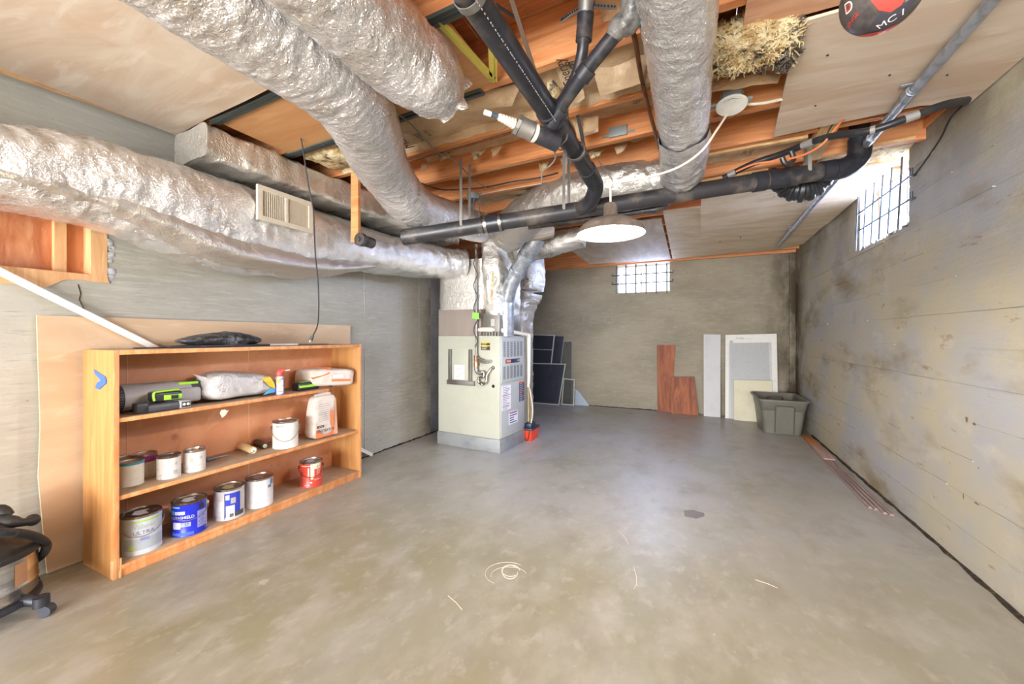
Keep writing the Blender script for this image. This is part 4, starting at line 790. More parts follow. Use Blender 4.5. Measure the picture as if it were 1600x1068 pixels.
# filter rack channel on the side
m_ = MB(); m_.rbox(-0.645, -0.605, -0.022, 0, 0.72, 1.06, 0.003); m_.rbox(-0.375, -0.335, -0.022, 0, 0.72, 1.06, 0.003); m_.rbox(-0.665, -0.30, -0.024, 0, 0.675, 0.725, 0.003); part('filter_channel', m_, M['galv_dull'], t, local=True)
m_ = MB(); m_.rbox(-0.605, -0.375, -0.008, 0, 0.725, 1.075, 0.003); part('filter_door', m_, M['furnace'], t, local=True)
m_ = MB(); m_.box(-0.57, -0.435, -0.0092, -0.0082, 0.735, 0.89)
part('filter_notice', m_, M['paper'], t, local=True, smooth=False)
m_ = MB()
for i in range(6): m_.box(-0.555, -0.555+[.09, .1, .08, .105, .09, .06][i], -0.0098, -0.0092, 0.872-i*0.023, 0.876-i*0.023)
part('filter_notice_print', m_, M['inkgrey'], t, local=True, smooth=False, kind='stuff')
for x, z in ((-0.075, 0.875), (-0.075, 0.685)): m_ = MB(); m_.lathe([(0, 0.003), (0.016, 0.003), (0.018, 0), (0, 0)], n=20, m=Matrix.Rotation(PI/2, 4, 'X'), c=(x, -0.001, z)); part('knockout_hole', m_, M['dark'], t, local=True)
# return box, plenum and wraps above
t = thing('return_air_box', 'brown sheet metal box on the furnace with a foil wrapped upper half', 'duct', fl(-0.5, 0.25, HT), FR)
m_ = MB(); m_.rbox(-0.80, -0.235, 0.004, 0.52, HT, 1.50, 0.004); 
m_.v = [FM @ v for v in m_.v]; part('lower_box', m_, M['brown_sheet'], t)
m_ = sweep([fl(-0.51, 0.26, 1.485), fl(-0.51, 0.26, 1.7), fl(-0.51, 0.26, 2.02)], [(.30, .28, .28), (.30, .275, .275), (.30, .27, .27)], n=72, ds=0.02, pw=9, amp=0.006, f=5, seed=6)
part('foil_wrap', m_, M['foil_dull'], t, ang=60)
t = thing('supply_plenum', 'foil wrapped supply plenum rising from the furnace beside the flue', 'duct', fl(-0.12, 0.2, HT), FR)
m_ = MB(); m_.rbox(-0.225, -0.02, 0.03, 0.50, HT, 1.44, 0.004); m_.v = [FM @ v for v in m_.v]; part('bare_collar', m_, M['galv_dull'], t)
m_ = MB(); m_.box(-0.12, -0.075, 0.024, 0.031, HT+0.10, 1.38); m_.v = [FM @ v for v in m_.v]; part('stick_on_tag', m_, plain(190, 192, 192), t)
m_ = sweep([fl(-0.13, 0.27, 1.42), fl(-0.13, 0.27, 1.7), fl(-0.14, 0.28, 2.0), fl(-0.16, 0.28, 2.28)], [(.11, .25, .25), (.125, .26, .26), (.14, .27, .27), (.13, .26, .26)], n=72, ds=0.018, pw=4, amp=0.016, f=9, seed=8)
part('foil_wrap', m_, M['foil_plen'], t, ang=60)
m_ = MB(); rnd = random.Random(6)
for i in range(5):
    a = P(770+rnd.uniform(-1, 1), 428+i*9, 4.0); m_.v += []; m2 = pillow(a+V(0, -0.01, 0), (0.03, 0.02, 0.06), 1, 1, 16, 10, amp=0.008, f=30, seed=i); m_.add(m2.v, m2.f)
part('torn_wool', m_, M['fluff'], t, kind='stuff')
# far foil duct behind the furnace
t = thing('foil_riser_duct', 'tall foil wrapped duct standing on the floor behind the furnace', 'duct', (-2.33, 5.1, 0))
m_ = sweep([(-2.33, 5.12, 0.0), (-2.33, 5.12, 0.6), (-2.33, 5.12, 1.3), (-2.30, 5.12, 1.65), (-2.26, 5.12, 1.9), (-2.24, 5.12, 2.38)], [(.20, .22, .22), (.20, .22, .22), (.20, .22, .22), (.23, .24, .24), (.29, .26, .26), (.28, .26, .26)], n=72, ds=0.02, pw=6, amp=0.014, f=6, seed=10)
part('foil_wrap', m_, M['foil_plen'], t, ang=60)
# flue
t = thing('flue_pipe', 'galvanized flue pipe leaving the furnace top and slanting up to a plaster block', 'flue', fl(0, 0, HT))
q = [P(791, 519, 4.25), P(791, 475, 4.22), P(797, 447, 4.15), P(808, 425, 4.08), P(822, 400, 3.98), P(836, 378, 3.88)]
q[0].z = HT+0.001
m_ = MB(); m_.tube([q[0], q[1]], 0.082, 28); part('vertical_section', m_, M['galv'], t)
m_ = MB(); m_.tube([q[1]-V(0, 0, 0.02), q[1], q[2], q[3]], 0.078, 28, smooth=6); part('elbow', m_, M['galv'], t)
m_ = MB(); m_.tube([q[3], q[4], P(830, 388, 3.92), P(839, 370, 3.86)], [0.075, 0.078, 0.086, 0.090], 28, smooth=4); part('slanted_section', m_, M['galv'], t)
for a, b in ((q[1]-V(0, 0, .012), q[1]+V(0, 0, .012)), (q[3]-(q[4]-q[3])*0.1, q[3]+(q[4]-q[3])*0.12), (P(819, 405, 4.0), P(823, 399, 3.975))): m_ = MB(); m_.cyl(a, b, 0.088, 28); part('seam_band', m_, M['galv'], t)
t = thing('plaster_block', 'white plaster collar block at the top of the flue pipe', 'collar', P(843, 360, 3.95))
m_ = MB(); m_.slab([P(px, py, 3.70) for px, py in ((828, 351), (865, 354), (864.5, 362.5), (843, 367), (816.5, 368.5), (820.5, 358.5))], V(-0.02, 0.09, 0.0)); part('block', m_, M['wire_white'], t, smooth=False)
m_ = MB(); m_.slab([P(px, py, 3.71) for px, py in ((864.5, 362.5), (864.5, 367), (845, 372), (816.5, 374.5), (816.5, 368.5), (843, 367))], V(-0.02, 0.08, 0.0)); part('underside_board', m_, plain(176, 164, 146), t, smooth=False)
# black gas line and wiring
t = thing('gas_line', 'vertical grey iron gas pipe with a green tape flag down the furnace side', 'pipe', fl(-0.26, -0.03, 0.9))
x_ = -0.262; m_ = MB(); m_.cyl(fl(x_, -0.035, 2.16), fl(x_, -0.035, 0.985), 0.014, 16); part('iron_pipe', m_, M['galv_dull'], t)
m_ = MB(); pts = [fl(x_+0.022*math.sin(i*1.5), -0.052, 2.13-i*0.055) for i in range(20)]; m_.tube(pts, 0.005, 8, smooth=3); part('wrapped_wire', m_, M['wire_black'], t)
m_ = MB(); m_.slab([fl(x_-0.035, -0.062, 1.385), fl(x_+0.055, -0.064, 1.375), fl(x_+0.052, -0.064, 1.44), fl(x_-0.030, -0.062, 1.45)], V(0, 0.002, 0)); part('tape_flag', m_, plain(150, 226, 96, 0.5), t, label='bright green tape flag')
m_ = MB(); m_.cyl(fl(x_, -0.035, 1.0), fl(x_, -0.035, 0.94), 0.026, 14); m_.cyl(fl(x_, -0.035, 0.93), fl(x_, -0.035, 0.885), 0.028, 8); m_.cyl(fl(x_, -0.035, 0.945), fl(x_, -0.035, 0.92), 0.018, 14); part('brass_valve', m_, plain(158, 112, 84, 0.4, 0.6), t)
m_ = MB(); m_.tube([fl(x_, -0.035, 0.90), fl(x_, -0.035, 0.86), fl(x_+0.01, -0.035, 0.83), fl(x_+0.05, -0.035, 0.815), fl(x_+0.07, -0.035, 0.83)], 0.022, 14, smooth=5); part('iron_elbow', m_, M['galv_dull'], t)
t = thing('flexible_gas_connector', 'curled silver flexible gas connector entering the furnace side', 'hose', fl(-0.15, -0.05, 0.7))
pts, _ = catmull([fl(x_+0.07, -0.035, 0.83), fl(x_+0.10, -0.045, 0.83), fl(x_+0.10, -0.05, 0.785), fl(x_+0.04, -0.05, 0.765), fl(x_+0.035, -0.05, 0.73), fl(x_+0.085, -0.05, 0.705), fl(x_+0.13, -0.05, 0.73), fl(x_+0.14, -0.045, 0.80), fl(x_+0.175, -0.03, 0.875*0.985), fl(-0.077, -0.0, 0.875)], [0]*10, 14)
m_ = MB(); m_.tube(pts, [0.0125+0.0018*(i % 2) for i in range(len(pts))], 14); part('corrugated_tube', m_, M['steel'], t, ang=50)
t = thing('armoured_cable', 'pair of grey armoured cables looping from the valve to the furnace side', 'cable', fl(-0.15, -0.04, 0.9))
for dz in (0, 0.03): m_ = MB(); m_.tube([fl(x_+0.01, -0.05, 0.985-dz), fl(x_+0.06, -0.055, 0.965-dz), fl(x_+0.12, -0.05, 0.945-dz*0.6), fl(-0.09, -0.008, 0.948-dz*0.5)], 0.009, 10, smooth=5); part('cable_run', m_, M['galv_dull'], t)
m_ = MB(); m_.cyl(fl(-0.10, -0.025, 0.942), fl(-0.10, 0.0, 0.942), 0.016, 14); part('fitting', m_, M['galv'], t)
t = thing('condensate_line', 'off-white foam wrapped pipe crossing the furnace top and dropping down its front', 'pipe', fl(0, 0, HT))
m_ = MB(); m_.tube([fl(-0.30, -0.02, HT+0.055), fl(-0.2, 0.02, HT+0.065), fl(-0.02, 0.10, HT+0.055), fl(0.03, 0.35, HT+0.03), fl(0.045, 0.545, HT+0.01)], [0.010, 0.026, 0.026, 0.020, 0.018], 14, smooth=6); part('top_run', m_, M['wire_white'], t)
m_ = MB(); m_.tube([fl(0.045, 0.53, HT+0.012), fl(0.046, 0.56, HT), fl(0.046, 0.57, HT-0.04), fl(0.046, 0.568, 0.75), fl(0.04, 0.566, 0.62)], [0.020, 0.026, 0.023, 0.018, 0.014], 14, smooth=6); part('down_run', m_, M['wire_white'], t)
m_ = MB()
for i in range(6): m_.rbox(-0.21+i*0.035, -0.185+i*0.035, 0.0, 0.02, HT, HT+0.035+0.006*(i % 2), 0.003)
m_.v = [FM @ v for v in m_.v]; one('wiring_block', m_, M['galv_dull'], 'row of small metal terminals along the furnace top edge', 'fitting')
# pump and wires at the foot
pz = OZ(826, 688, 0); t = thing('condensate_pump', 'small orange-red pump tub with a black lid at the furnace foot', 'pump', pz)
m_ = MB(); m_.slab([pz+V(-.055, -.05, 0), pz+V(.055, -.05, 0), pz+V(.055, .20, 0), pz+V(-.055, .20, 0)], (0, 0, .001)); 
m_ = MB(); vs = []
for (s_, z) in ((0.75, 0.0), (0.85, 0.03), (1.0, 0.125)):
    for dx, dy in ((-.055, -.05), (.055, -.05), (.055, .20), (-.055, .20)): vs.append(pz+V(dx*s_, 0.075+(dy-0.075)*s_, z))
m_.add(vs, [(3, 2, 1, 0)]+[(4*i+k, 4*i+(k+1) % 4, 4*i+4+(k+1) % 4, 4*i+4+k) for i in (0, 1) for k in range(4)]+[(8, 9, 10, 11)]); part('tub', m_, plain(226, 72, 44, 0.4), t, smooth=False)
m_ = MB(); m_.rbox(pz.x-.058, pz.x+.058, pz.y-.053, pz.y+.203, 0.125, 0.15, 0.004); m_.rbox(pz.x-.045, pz.x+.04, pz.y-.02, pz.y+.12, 0.15, 0.20, 0.008); m_.cyl(pz+V(0, 0, .2), pz+V(0, 0, .215), 0.015, 12); part('lid', m_, plain(44, 50, 68, 0.45), t)
for i, (dx, mt) in enumerate(((-.02, plain(210, 190, 120)), (0.0, M['wire_grey']), (0.02, plain(170, 136, 96)), (0.035, M['wire_white']))):
    m_ = MB(); m_.tube([pz+V(dx*0.6, 0.02, 0.19), pz+V(dx, 0.04, 0.35), pz+V(dx*0.5-0.02, 0.06, 0.55), pz+V(-0.03, 0.05, 0.68)], 0.0055, 8, smooth=6); part('wire_tail', m_, mt, t)
m_ = MB(); m_.tube([pz+V(-.04, -.056, 0.13), pz+V(-.02, -.06, 0.03), pz+V(.01, -.06, 0.02), pz+V(.035, -.057, 0.13)], 0.004, 8, smooth=6); part('black_loop_wire', m_, M['wire_black'], t)

# ================================================================== BACK WALL ITEMS
def lean(px, ztop_or_py, inset_top=0.02): return OY(px, ztop_or_py, YB-inset_top)
def board(name, label, cat, bl, br, tr_, tl, mat, th=0.018, top_in=0.025, group=None):
    b0, b1 = OZ(bl[0], bl[1], 0.0), OZ(br[0], br[1], 0.0); ym_ = min((b0.y+b1.y)/2, YB-0.05); b0 = OY(bl[0], bl[1], ym_); b1 = OY(br[0], br[1], ym_); b0.z = b1.z = 0.0; t1, t0 = OY(tr_[0], tr_[1], YB-top_in), OY(tl[0], tl[1], YB-top_in)
    n = (b1-b0).cross(t0-b0).normalized(); n = n if n.y > 0 else -n
    m_ = MB(); m_.slab([b0, b1, t1, t0], n*th); o = one(name, m_, mat, label, cat, group, smooth=False); return o
board('wooden_board', 'tall reddish brown stained board leaning on the far wall under the window', 'board', (1027.5, 641.5), (1049, 643.5), (1055.5, 538.5), (1026.5, 538.5), M['red_wood'])
board('wooden_board', 'short wide reddish brown board with a knot, leaning in front of the tall one', 'board', (1049, 646), (1091, 648), (1084, 588.5), (1049, 589), M['red_wood'], top_in=0.11)
board('white_plank', 'narrow white painted plank leaning alone on the far wall', 'board', (1099.5, 649.5), (1125.5, 651.5), (1126, 522.5), (1099.5, 522), M['white_board'])
t = thing('framed_panel', 'white framed panel in plastic film leaning beside the grey tote', 'panel', OZ(1170, 655, 0))
b0, b1, t1, t0 = OY(1133, 654, 6.62), OY(1216, 665, 6.62), OY(1213.5, 521, YB-0.045), OY(1133.5, 523, YB-0.045); b0.z = b1.z = 0.0; n = V(0, 0.03, 0)
m_ = MB(); m_.slab([b0, b1, t1, t0], n); part('panel_sheet', m_, M['white_board'], t, smooth=False)
def uv(u, v, off=0.0): return (b0*(1-u)+b1*u)*(1-v)+(t0*(1-u)+t1*u)*v+V(0, -off, 0)
for (u0, u1, v0, v1, nm_) in ((0.0, 0.07, 0, 1, 'frame_rail'), (0.90, 1, 0, 1, 'frame_rail'), (0.07, 0.90, 0.90, 1, 'frame_rail')):
    m_ = MB(); m_.slab([uv(u0, v0, .006), uv(u1, v0, .006), uv(u1, v1, .006), uv(u0, v1, .006)], V(0, 0.006, 0)); part(nm_, m_, M['white'], t, smooth=False)
m_ = MB(); m_.slab([uv(.115, 0, .012), uv(.175, 0, .012), uv(.15, .93, .010), uv(.09, .93, .010)], V(0, 0.006, 0)); part('film_edge_strip', m_, M['plastic_film'], t, smooth=False)
m_ = MB(); m_.slab([uv(.16, .06, .005), uv(.88, .06, .005), uv(.84, .90, .005), uv(.16, .90, .005)], V(0, 0.004, 0)); part('film_cover', m_, M['plastic_film'], t, smooth=False)
m_ = MB(); u_ = (b1-b0).normalized(); vv = (t0-b0).normalized(); flat_text(m_, '\u25CE EAE DESIGNS', 0.035, uv(.36, .955, .0075), u_, vv) if False else flat_text(m_, 'O EAE ---------', 0.036, uv(.38, .953, .0075), u_, vv); part('printed_lettering', m_, M['inkgrey'], t, smooth=False)
m_ = MB(); b0, b1 = OZ(1146.5, 656, 0), OZ(1182, 660, 0); yb_ = 6.52; b0 = OY(1146.5, 656, yb_); b1 = OY(1208, 663.5, yb_); b0.z = b1.z = 0; t0, t1 = OY(1146.5, 593, 6.62), OY(1206, 594.5, 6.62); m_.slab([b0, b1, t1, t0], V(0, 0.012, 0))
one('cream_sheet', m_, M['cream_board'], 'cream coloured board leaning on the framed panel, half behind the tote', 'board', smooth=False)
# insect screens
def screen(label, pts, tcol, meshm, t0_, t1_, barw=0.012, mull=()):
    """pts: bl br tr tl pixels, t depth at bottom and top"""
    bl, br, tr_, tl = [OY(px, py, d) for (px, py), d in zip(pts, (t0_, t0_, t1_, t1_))]; bl.z = br.z = 0.002
    t = thing('window_screen', label, 'window screen', (bl+br)/2, 0, 'insect screens'); q = lambda u, v: (bl*(1-u)+br*u)*(1-v)+(tl*(1-u)+tr_*u)*v
    W_ = (br-bl).length; H_ = (tl-bl).length; a, b = barw/W_*1.4, barw/H_*1.4; nn = V(0, 0.010, 0)
    for nm_, c in (('bottom_rail', (0, 1, 0, b)), ('top_rail', (0, 1, 1-b, 1)), ('side_rail', (0, a, b, 1-b)), ('side_rail', (1-a, 1, b, 1-b)))+tuple(('cross_bar', (a, 1-a, v-b/3, v+b/3)) for v in mull):
        m_ = MB(); m_.slab([q(c[0], c[2]), q(c[1], c[2]), q(c[1], c[3]), q(c[0], c[3])], nn); part(nm_, m_, tcol, t, smooth=False)
    m_ = MB(); m_.slab([q(a, b)+nn*0.4, q(1-a, b)+nn*0.4, q(1-a, 1-b)+nn*0.4, q(a, 1-b)+nn*0.4], nn*0.1); part('screen_mesh', m_, meshm, t, smooth=False); return t
SF, SG = M['screen_frame'], M['screen_frame_grey']
screen('large white framed screen at the front of the stack behind the furnace', [(800, 627), (873.5, 632.5), (884, 568), (800, 566)], SF, M['mesh_dark'], 6.62, 6.72)
screen('tall white framed screen with dark mesh, upper edge beside the foil duct', [(800, 630), (855, 629), (867, 523), (800, 521)], SF, M['mesh_dark'], 6.70, 6.775, mull=(0.78,))
screen('small grey framed screen low down in front of the stack', [(800, 626.5), (855.5, 628), (862.5, 584.5), (800, 583)], SG, M['mesh_dark'], 6.66, 6.70, 0.008)
screen('tall grey framed screen just behind the front ones', [(818, 631), (869, 632), (882.5, 524), (826, 522)], SG, M['mesh_dark'], 6.73, 6.79, mull=(0.35,))
screen('thin grey framed screen standing at the back of the stack', [(820, 627), (893, 627), (894, 533), (820, 532)], SG, M['mesh_light'], 6.77, 6.81, 0.007)
screen('small upright white framed screen at the end of the stack', [(877, 629), (897, 631), (898, 592.5), (880.5, 590.5)], SF, M['mesh_light'], 6.69, 6.75)
m_ = MB(); q = [OY(898, 630, 6.78), OY(921, 629, 6.78), OY(905, 612, 6.80), OY(899, 607, 6.80)]; q[0].z = q[1].z = 0.001; m_.slab(q, V(0, 0.01, 0)); one('corner_panel', m_, plain(176, 190, 206, 0.4), 'small pale blue triangular panel behind the end screen', 'panel', smooth=False)
# chalk marks on the back wall
m_ = MB(); flat_text(m_, 'Terry', 0.30, OY(934, 497, YB-0.0042), (1, 0, 0), (0, 0, 1), 0.95)
M['chalk'] = nm('faint_chalk', lin(158, 150, 136), 0.9); part('chalk_writing', m_, M['chalk'], bpy.data.objects['wall_back'], smooth=False)

# ------------------------------------------------------------------ tote
t = thing('storage_tote', 'empty grey-olive plastic storage tote without lid in the corner', 'tote', (0.95, 6.1, 0))
def ring_pts(x0, x1, y0, y1, r, z, k=6):
    o = []
    for cx, cy, a0_ in ((x1-r, y0+r, -PI/2), (x1-r, y1-r, 0), (x0+r, y1-r, PI/2), (x0+r, y0+r, PI)):
        for i in range(k+1): a = a0_+PI/2*i/k; o.append(V(cx+r*math.cos(a), cy+r*math.sin(a), z))
    return o
def shell(rings, cap0=True):
    m_ = MB(); n = len(rings[0]); vs = [p for r in rings for p in r]; fs = [(i*n+k, i*n+(k+1) % n, (i+1)*n+(k+1) % n, (i+1)*n+k) for i in range(len(rings)-1) for k in range(n)]
    if cap0: fs.append(tuple(range(n-1, -1, -1)))
    return m_.add(vs, fs), n
def R_(s, z, g=0.0): # outline at height fraction, flaring upward
    return ring_pts(0.74-0.045*s-g, 1.135+0.055*s+g, 5.80-0.05*s-g, 6.42+0.06*s+g, 0.05+g, z)
rings = [R_(0, 0.002), R_(0.02, 0.012), R_(0.62, 0.29), R_(0.62, 0.295, 0.006), R_(1, 0.405, 0.006), R_(1, 0.405, 0.026), R_(1, 0.425, 0.028), R_(1, 0.428, 0.004), R_(0.97, 0.40, -0.004), R_(0.05, 0.02, -0.006)]
m_, n = shell(rings); m_.f.append(tuple(range(9*n, 10*n))); part('body', m_, M['tote'], t, ang=40)
m_ = MB(); m_.slab([V(0.865, 5.798, 0.012), V(1.045, 5.798, 0.012), V(1.045, 5.752, 0.345), V(0.865, 5.752, 0.345)], V(0, -0.014, 0)); ob = part('end_panel', m_, M['tote'], t, smooth=False)
m_ = MB(); m_.tube([V(0.86, 5.790, 0.02), V(0.858, 5.742, 0.335), V(0.875, 5.738, 0.352), V(1.035, 5.738, 0.352), V(1.052, 5.742, 0.335), V(1.05, 5.79, 0.02)], 0.006, 8); part('panel_rib', m_, plain(88, 86, 76, 0.5), t)
m_ = MB(); m_.tube([V(0.87, 6.478, 0.30), V(0.88, 6.45, 0.37), V(0.92, 6.44, 0.385), V(1.0, 6.44, 0.385), V(1.04, 6.45, 0.37), V(1.05, 6.478, 0.30)], 0.010, 8, smooth=4); part('inner_handle', m_, M['tote'], t)

# ------------------------------------------------------------------ mouldings on the floor
for i in range(4):
    a = V(1.075+0.029*i, 3.56-0.035*i+0.02*(i % 2), 0); b = V(1.10+0.025*i, 5.72, 0); m_ = MB()
    d = (b-a).normalized(); s = V(-d.y, d.x, 0)*-1; w_ = 0.024
    prof = [(0, 0), (w_, 0), (w_, 0.008), (w_*0.75, 0.014), (w_*0.35, 0.017), (0, 0.010)]
    vs = [a+s*p[0]+V(0, 0, p[1]+0.001) for p in prof]+[b+s*p[0]+V(0, 0, p[1]+0.001) for p in prof]; k = 6
    m_.add(vs, [tuple(range(k-1, -1, -1)), tuple(range(k, 2*k))]+[(j, (j+1) % k, k+(j+1) % k, k+j) for j in range(k)])
    one('wood_moulding', m_, M['moulding'], ['purplish brown moulding strip on the floor, the outermost of four', 'second moulding strip out from the boarded wall side edge of the bundle', 'third thin moulding strip in the floor bundle, next to the innermost', 'innermost moulding strip of the floor bundle, closest to the boarded wall'][i], 'moulding', 'mouldings lying on the floor by the boarded wall', smooth=False)
m_ = MB(); m_.rbox(1.095, 1.185, 4.72, 5.74, 0.019, 0.033, 0.003); m_.v = [v+V((v.y-4.72)*0.02, 0, 0) for v in m_.v]
one('short_floor_board', m_, M['moulding_or'], 'short orange-ended board lying on top of the floor mouldings', 'board')

# ================================================================== PENDANT LAMP
LC = P(954, 366, 2.05); t = thing('pendant_lamp', 'dusty brown enamel barn pendant lamp, lit, hanging by a white cord', 'lamp', LC)
prof = [(0.172, 0.0), (0.172, 0.005), (0.168, 0.010), (0.160, 0.030), (0.14, 0.052), (0.11, 0.068), (0.07, 0.080), (0.042, 0.088), (0.037, 0.094), (0.034, 0.15), (0.030, 0.158), (0.010, 0.162), (0.0, 0.162)]
m_ = MB(); m_.lathe(prof, n=64); part('shade', m_, M['lamp'], t, local=True, ang=50)
prof = [(0.170, 0.0015), (0.165, 0.008), (0.157, 0.028), (0.137, 0.049), (0.108, 0.064), (0.07, 0.075), (0.03, 0.082), (0.0, 0.083)]
m_ = MB(); m_.lathe(prof, n=64); part('reflector', m_, M['lamp_in'], t, local=True, ang=50)
m_ = MB(); m_.lathe([(0.0, 0.0), (0.014, 0.004), (0.026, 0.016), (0.030, 0.03), (0.026, 0.045), (0.016, 0.06), (0.013, 0.075)], n=24, c=(0, 0, 0.008)); part('bulb', m_, M['bulb'], t, local=True)
top = LC+V(0, 0, 0.162); m_ = MB(); m_.tube([top, top+V(0, 0, 0.05), P(954, 292, 2.05), P(960, 286, 2.05), P(1010, 277, 2.05), P(1058, 262, 2.03), P(1096, 236, 1.92), P(1120, 203, 1.93), P(1139, 174, 1.98)], 0.0055, 10, smooth=8); part('cord', m_, M['wire_white'], t)
t = thing('ceiling_box', 'round white cover plate on a grey ceiling box where the lamp cord starts', 'electrical box', P(1143, 164, 2.12))
c_ = P(1143, 166, 2.0); m_ = MB(); m_.lathe([(0, 0), (0.068, 0.0), (0.072, 0.004), (0.070, 0.010), (0, 0.012)], n=40, c=c_, m=Matrix.Rotation(-0.22, 4, 'X')); part('cover_plate', m_, M['white'], t)
m_ = MB(); m_.lathe([(0.055, 0.008), (0.055, 0.06), (0, 0.06)], n=8, c=c_); m_.box(c_.x-0.10, c_.x+0.09, c_.y-0.012, c_.y+0.012, c_.z+0.012, c_.z+0.024); part('box_body', m_, M['box_grey'], t, smooth=False)
cable('white_conduit', 'white cable running from the round ceiling box to the plywood edge', [c_+V(0.05, 0, 0.02), P(1168, 162, 2.02), P(1192, 161, 2.0), P(1222, 155, 1.98)], 0.007, M['wire_white'])

# ================================================================== PUNCHING BALL
BC = P(1378, -8, 1.02); t = thing('speed_bag', 'black and red leather punching ball hanging from the ceiling', 'punching ball', BC)
RB = 0.086; vx = (CAM-BC).normalized(); vy = V(0, 0, 1).cross(vx).normalized(); vz = vx.cross(vy); BM = Matrix((vx, vy, vz)).transposed()
def bp_(lon, lat, off=0.0): return BC+BM @ (V(math.cos(lat)*math.cos(lon), math.cos(lat)*math.sin(lon), math.sin(lat))*(RB+off))
prof = [(RB*math.cos(-PI/2+PI*i/40)*(1.0 if i < 22 else 1-0.012*(i-22)), RB*math.sin(-PI/2+PI*i/40)*(1.0 if i < 22 else 1+0.02*(i-22))) for i in range(41)]; prof[0] = (0.0005, -RB); prof[-1] = (0.012, prof[-1][1])
m_ = MB(); m_.lathe(prof, c=BC, n=72); part('leather_ball', m_, nm('black_leather', lin(84, 78, 76), 0.42, 0, [(lin(60, 56, 56), (30, 30, 30), 0.45, 0.65)]), t, ang=60)
def patch(poly, off, mat, nm_, k=14):
    """poly: outline in (lon, lat) degrees as a fan of strips around its middle"""
    cx = sum(p[0] for p in poly)/len(poly); cy = sum(p[1] for p in poly)/len(poly); n = len(poly); vs = []; fs = []
    dense = []
    for i in range(n):
        a, b = poly[i], poly[(i+1) % n]
        for j in range(5): dense.append((a[0]+(b[0]-a[0])*j/5, a[1]+(b[1]-a[1])*j/5))
    n = len(dense)
    for s_ in range(k+1):
        f = s_/k*1.0+0.0001
        for p in dense: vs.append(bp_(math.radians(cx+(p[0]-cx)*f), math.radians(cy+(p[1]-cy)*f), off))
    m_ = MB(); m_.add(vs, [(i*n+j, i*n+(j+1) % n, (i+1)*n+(j+1) % n, (i+1)*n+j) for i in range(k) for j in range(n)]); return part(nm_, m_, mat, t, ang=60)
red = plain(216, 74, 66, 0.3)
patch([(-12, 70), (-20, 30), (-14, 0), (-4, -20), (12, -30), (26, -26), (36, -8), (42, 20), (46, 70)], 0.0016, red, 'red_panel')
patch([(46, 70), (42, 20), (36, -8), (30, -24), (52, -20), (80, 5), (88, 60)], 0.0012, plain(126, 134, 138, 0.4), 'grey_panel')
patch([(-28, -48), (-2, -24), (12, -33), (28, -28), (46, -22), (52, -28), (30, -58), (0, -66)], 0.0014, plain(64, 62, 74, 0.4), 'name_strip')
patch([(-60, -52), (-20, -60), (10, -68), (45, -60), (40, -72), (0, -80), (-50, -70)], 0.0014, red, 'red_band')
def bt(m_, s, size, lon, lat, rot=0.0, sq=1.0):
    vs, fs = text_geo(s); out = []
    for v in vs:
        x, y = v.x*size*sq, v.y*size; x, y = x*math.cos(rot)-y*math.sin(rot), x*math.sin(rot)+y*math.cos(rot); out.append(bp_(math.radians(lon)+x/RB/max(.4, math.cos(math.radians(lat))), math.radians(lat)+y/RB, 0.0024))
    m_.add(out, fs)
m_ = MB(); bt(m_, 'MC I', 0.026, 14, -44, 0.35); part('white_lettering', m_, M['white'], t, smooth=False)
m_ = MB(); bt(m_, 'D', 0.036, -46, 2, 0.25); part('emblem', m_, M['wire_white'], t, smooth=False)
m_ = MB(); bt(m_, 'D', 0.020, -46, 2, 0.25); part('emblem_centre', m_, red, t, smooth=False)
m_ = MB(); bt(m_, 'BENGE', 0.013, -44, -20, 0.6, 1.2); part('red_lettering', m_, red, t, smooth=False)
m_ = MB(); m_.tube([BC+V(0, 0, RB*1.3), V(BC.x, BC.y, 2.375)], 0.006, 10); part('suspension_cord', m_, M['wire_black'], t)
# ================================================================== BACKING PLYWOOD, POLE, BOOKCASE
a, b, c, d = OX(56, 492, -2.985), OX(546, 508.5, -2.985), OX(546, 700, -2.985), OX(66, 893, -2.985)
m_ = MB(); q = [V(-2.985, a.y, a.z), V(-2.985, a.y+0.012, 0.75), V(-2.985, a.y+0.005, 0.5), V(-2.985, a.y+0.035, 0.004), V(-2.985, b.y, 0.004), V(-2.985, b.y, b.z)]
m_.slab(q, V(0.012, 0, 0)); one('backing_plywood', m_, M['ply_wall'], 'pale plywood sheet leaning flat on the wall behind the bookcase', 'plywood', smooth=False)
a, b = OX(-60, 395, -2.955), V(-2.957, 3.02, 0.012)
d = (b-a).normalized(); s = d.cross(V(1, 0, 0)).normalized()*0.016; m_ = MB(); m_.slab([a-s, b-s, b+s, a+s], V(0.012, 0, 0)); one('white_pole', m_, M['white'], 'long white trim stick leaning on the wall behind the bookcase', 'stick', smooth=False)
BX, BK = -2.60, -2.935; Y0_, Y1_ = 0.945, 2.535; TH = 0.022; ZT = 1.132
t = thing('bookcase', 'low wide orange-brown wooden bookcase with three shelves of paint cans', 'bookcase', ((BX+BK)/2, (Y0_+Y1_)/2, 0))
for y, nm_ in ((Y0_, 1), (Y1_-TH, 2)):
    m_ = MB(); m_.rbox(BK, BX-0.003, y, y+TH, 0.0 if nm_ == 2 else 0.0, ZT-0.001, 0.002); part('side_panel', m_, M['shelf_side'], t)
    m_ = MB(); m_.rbox(BX-0.004, BX, y, y+TH, 0.03 if nm_ == 1 else 0, ZT, 0.001); part('edge_strip', m_, M['shelf_edge'], t)
m_ = MB(); m_.rbox(BK, BX-0.002, Y0_+TH, Y1_-TH, ZT-TH, ZT, 0.002); part('top_board', m_, M['shelf_dust'], t)
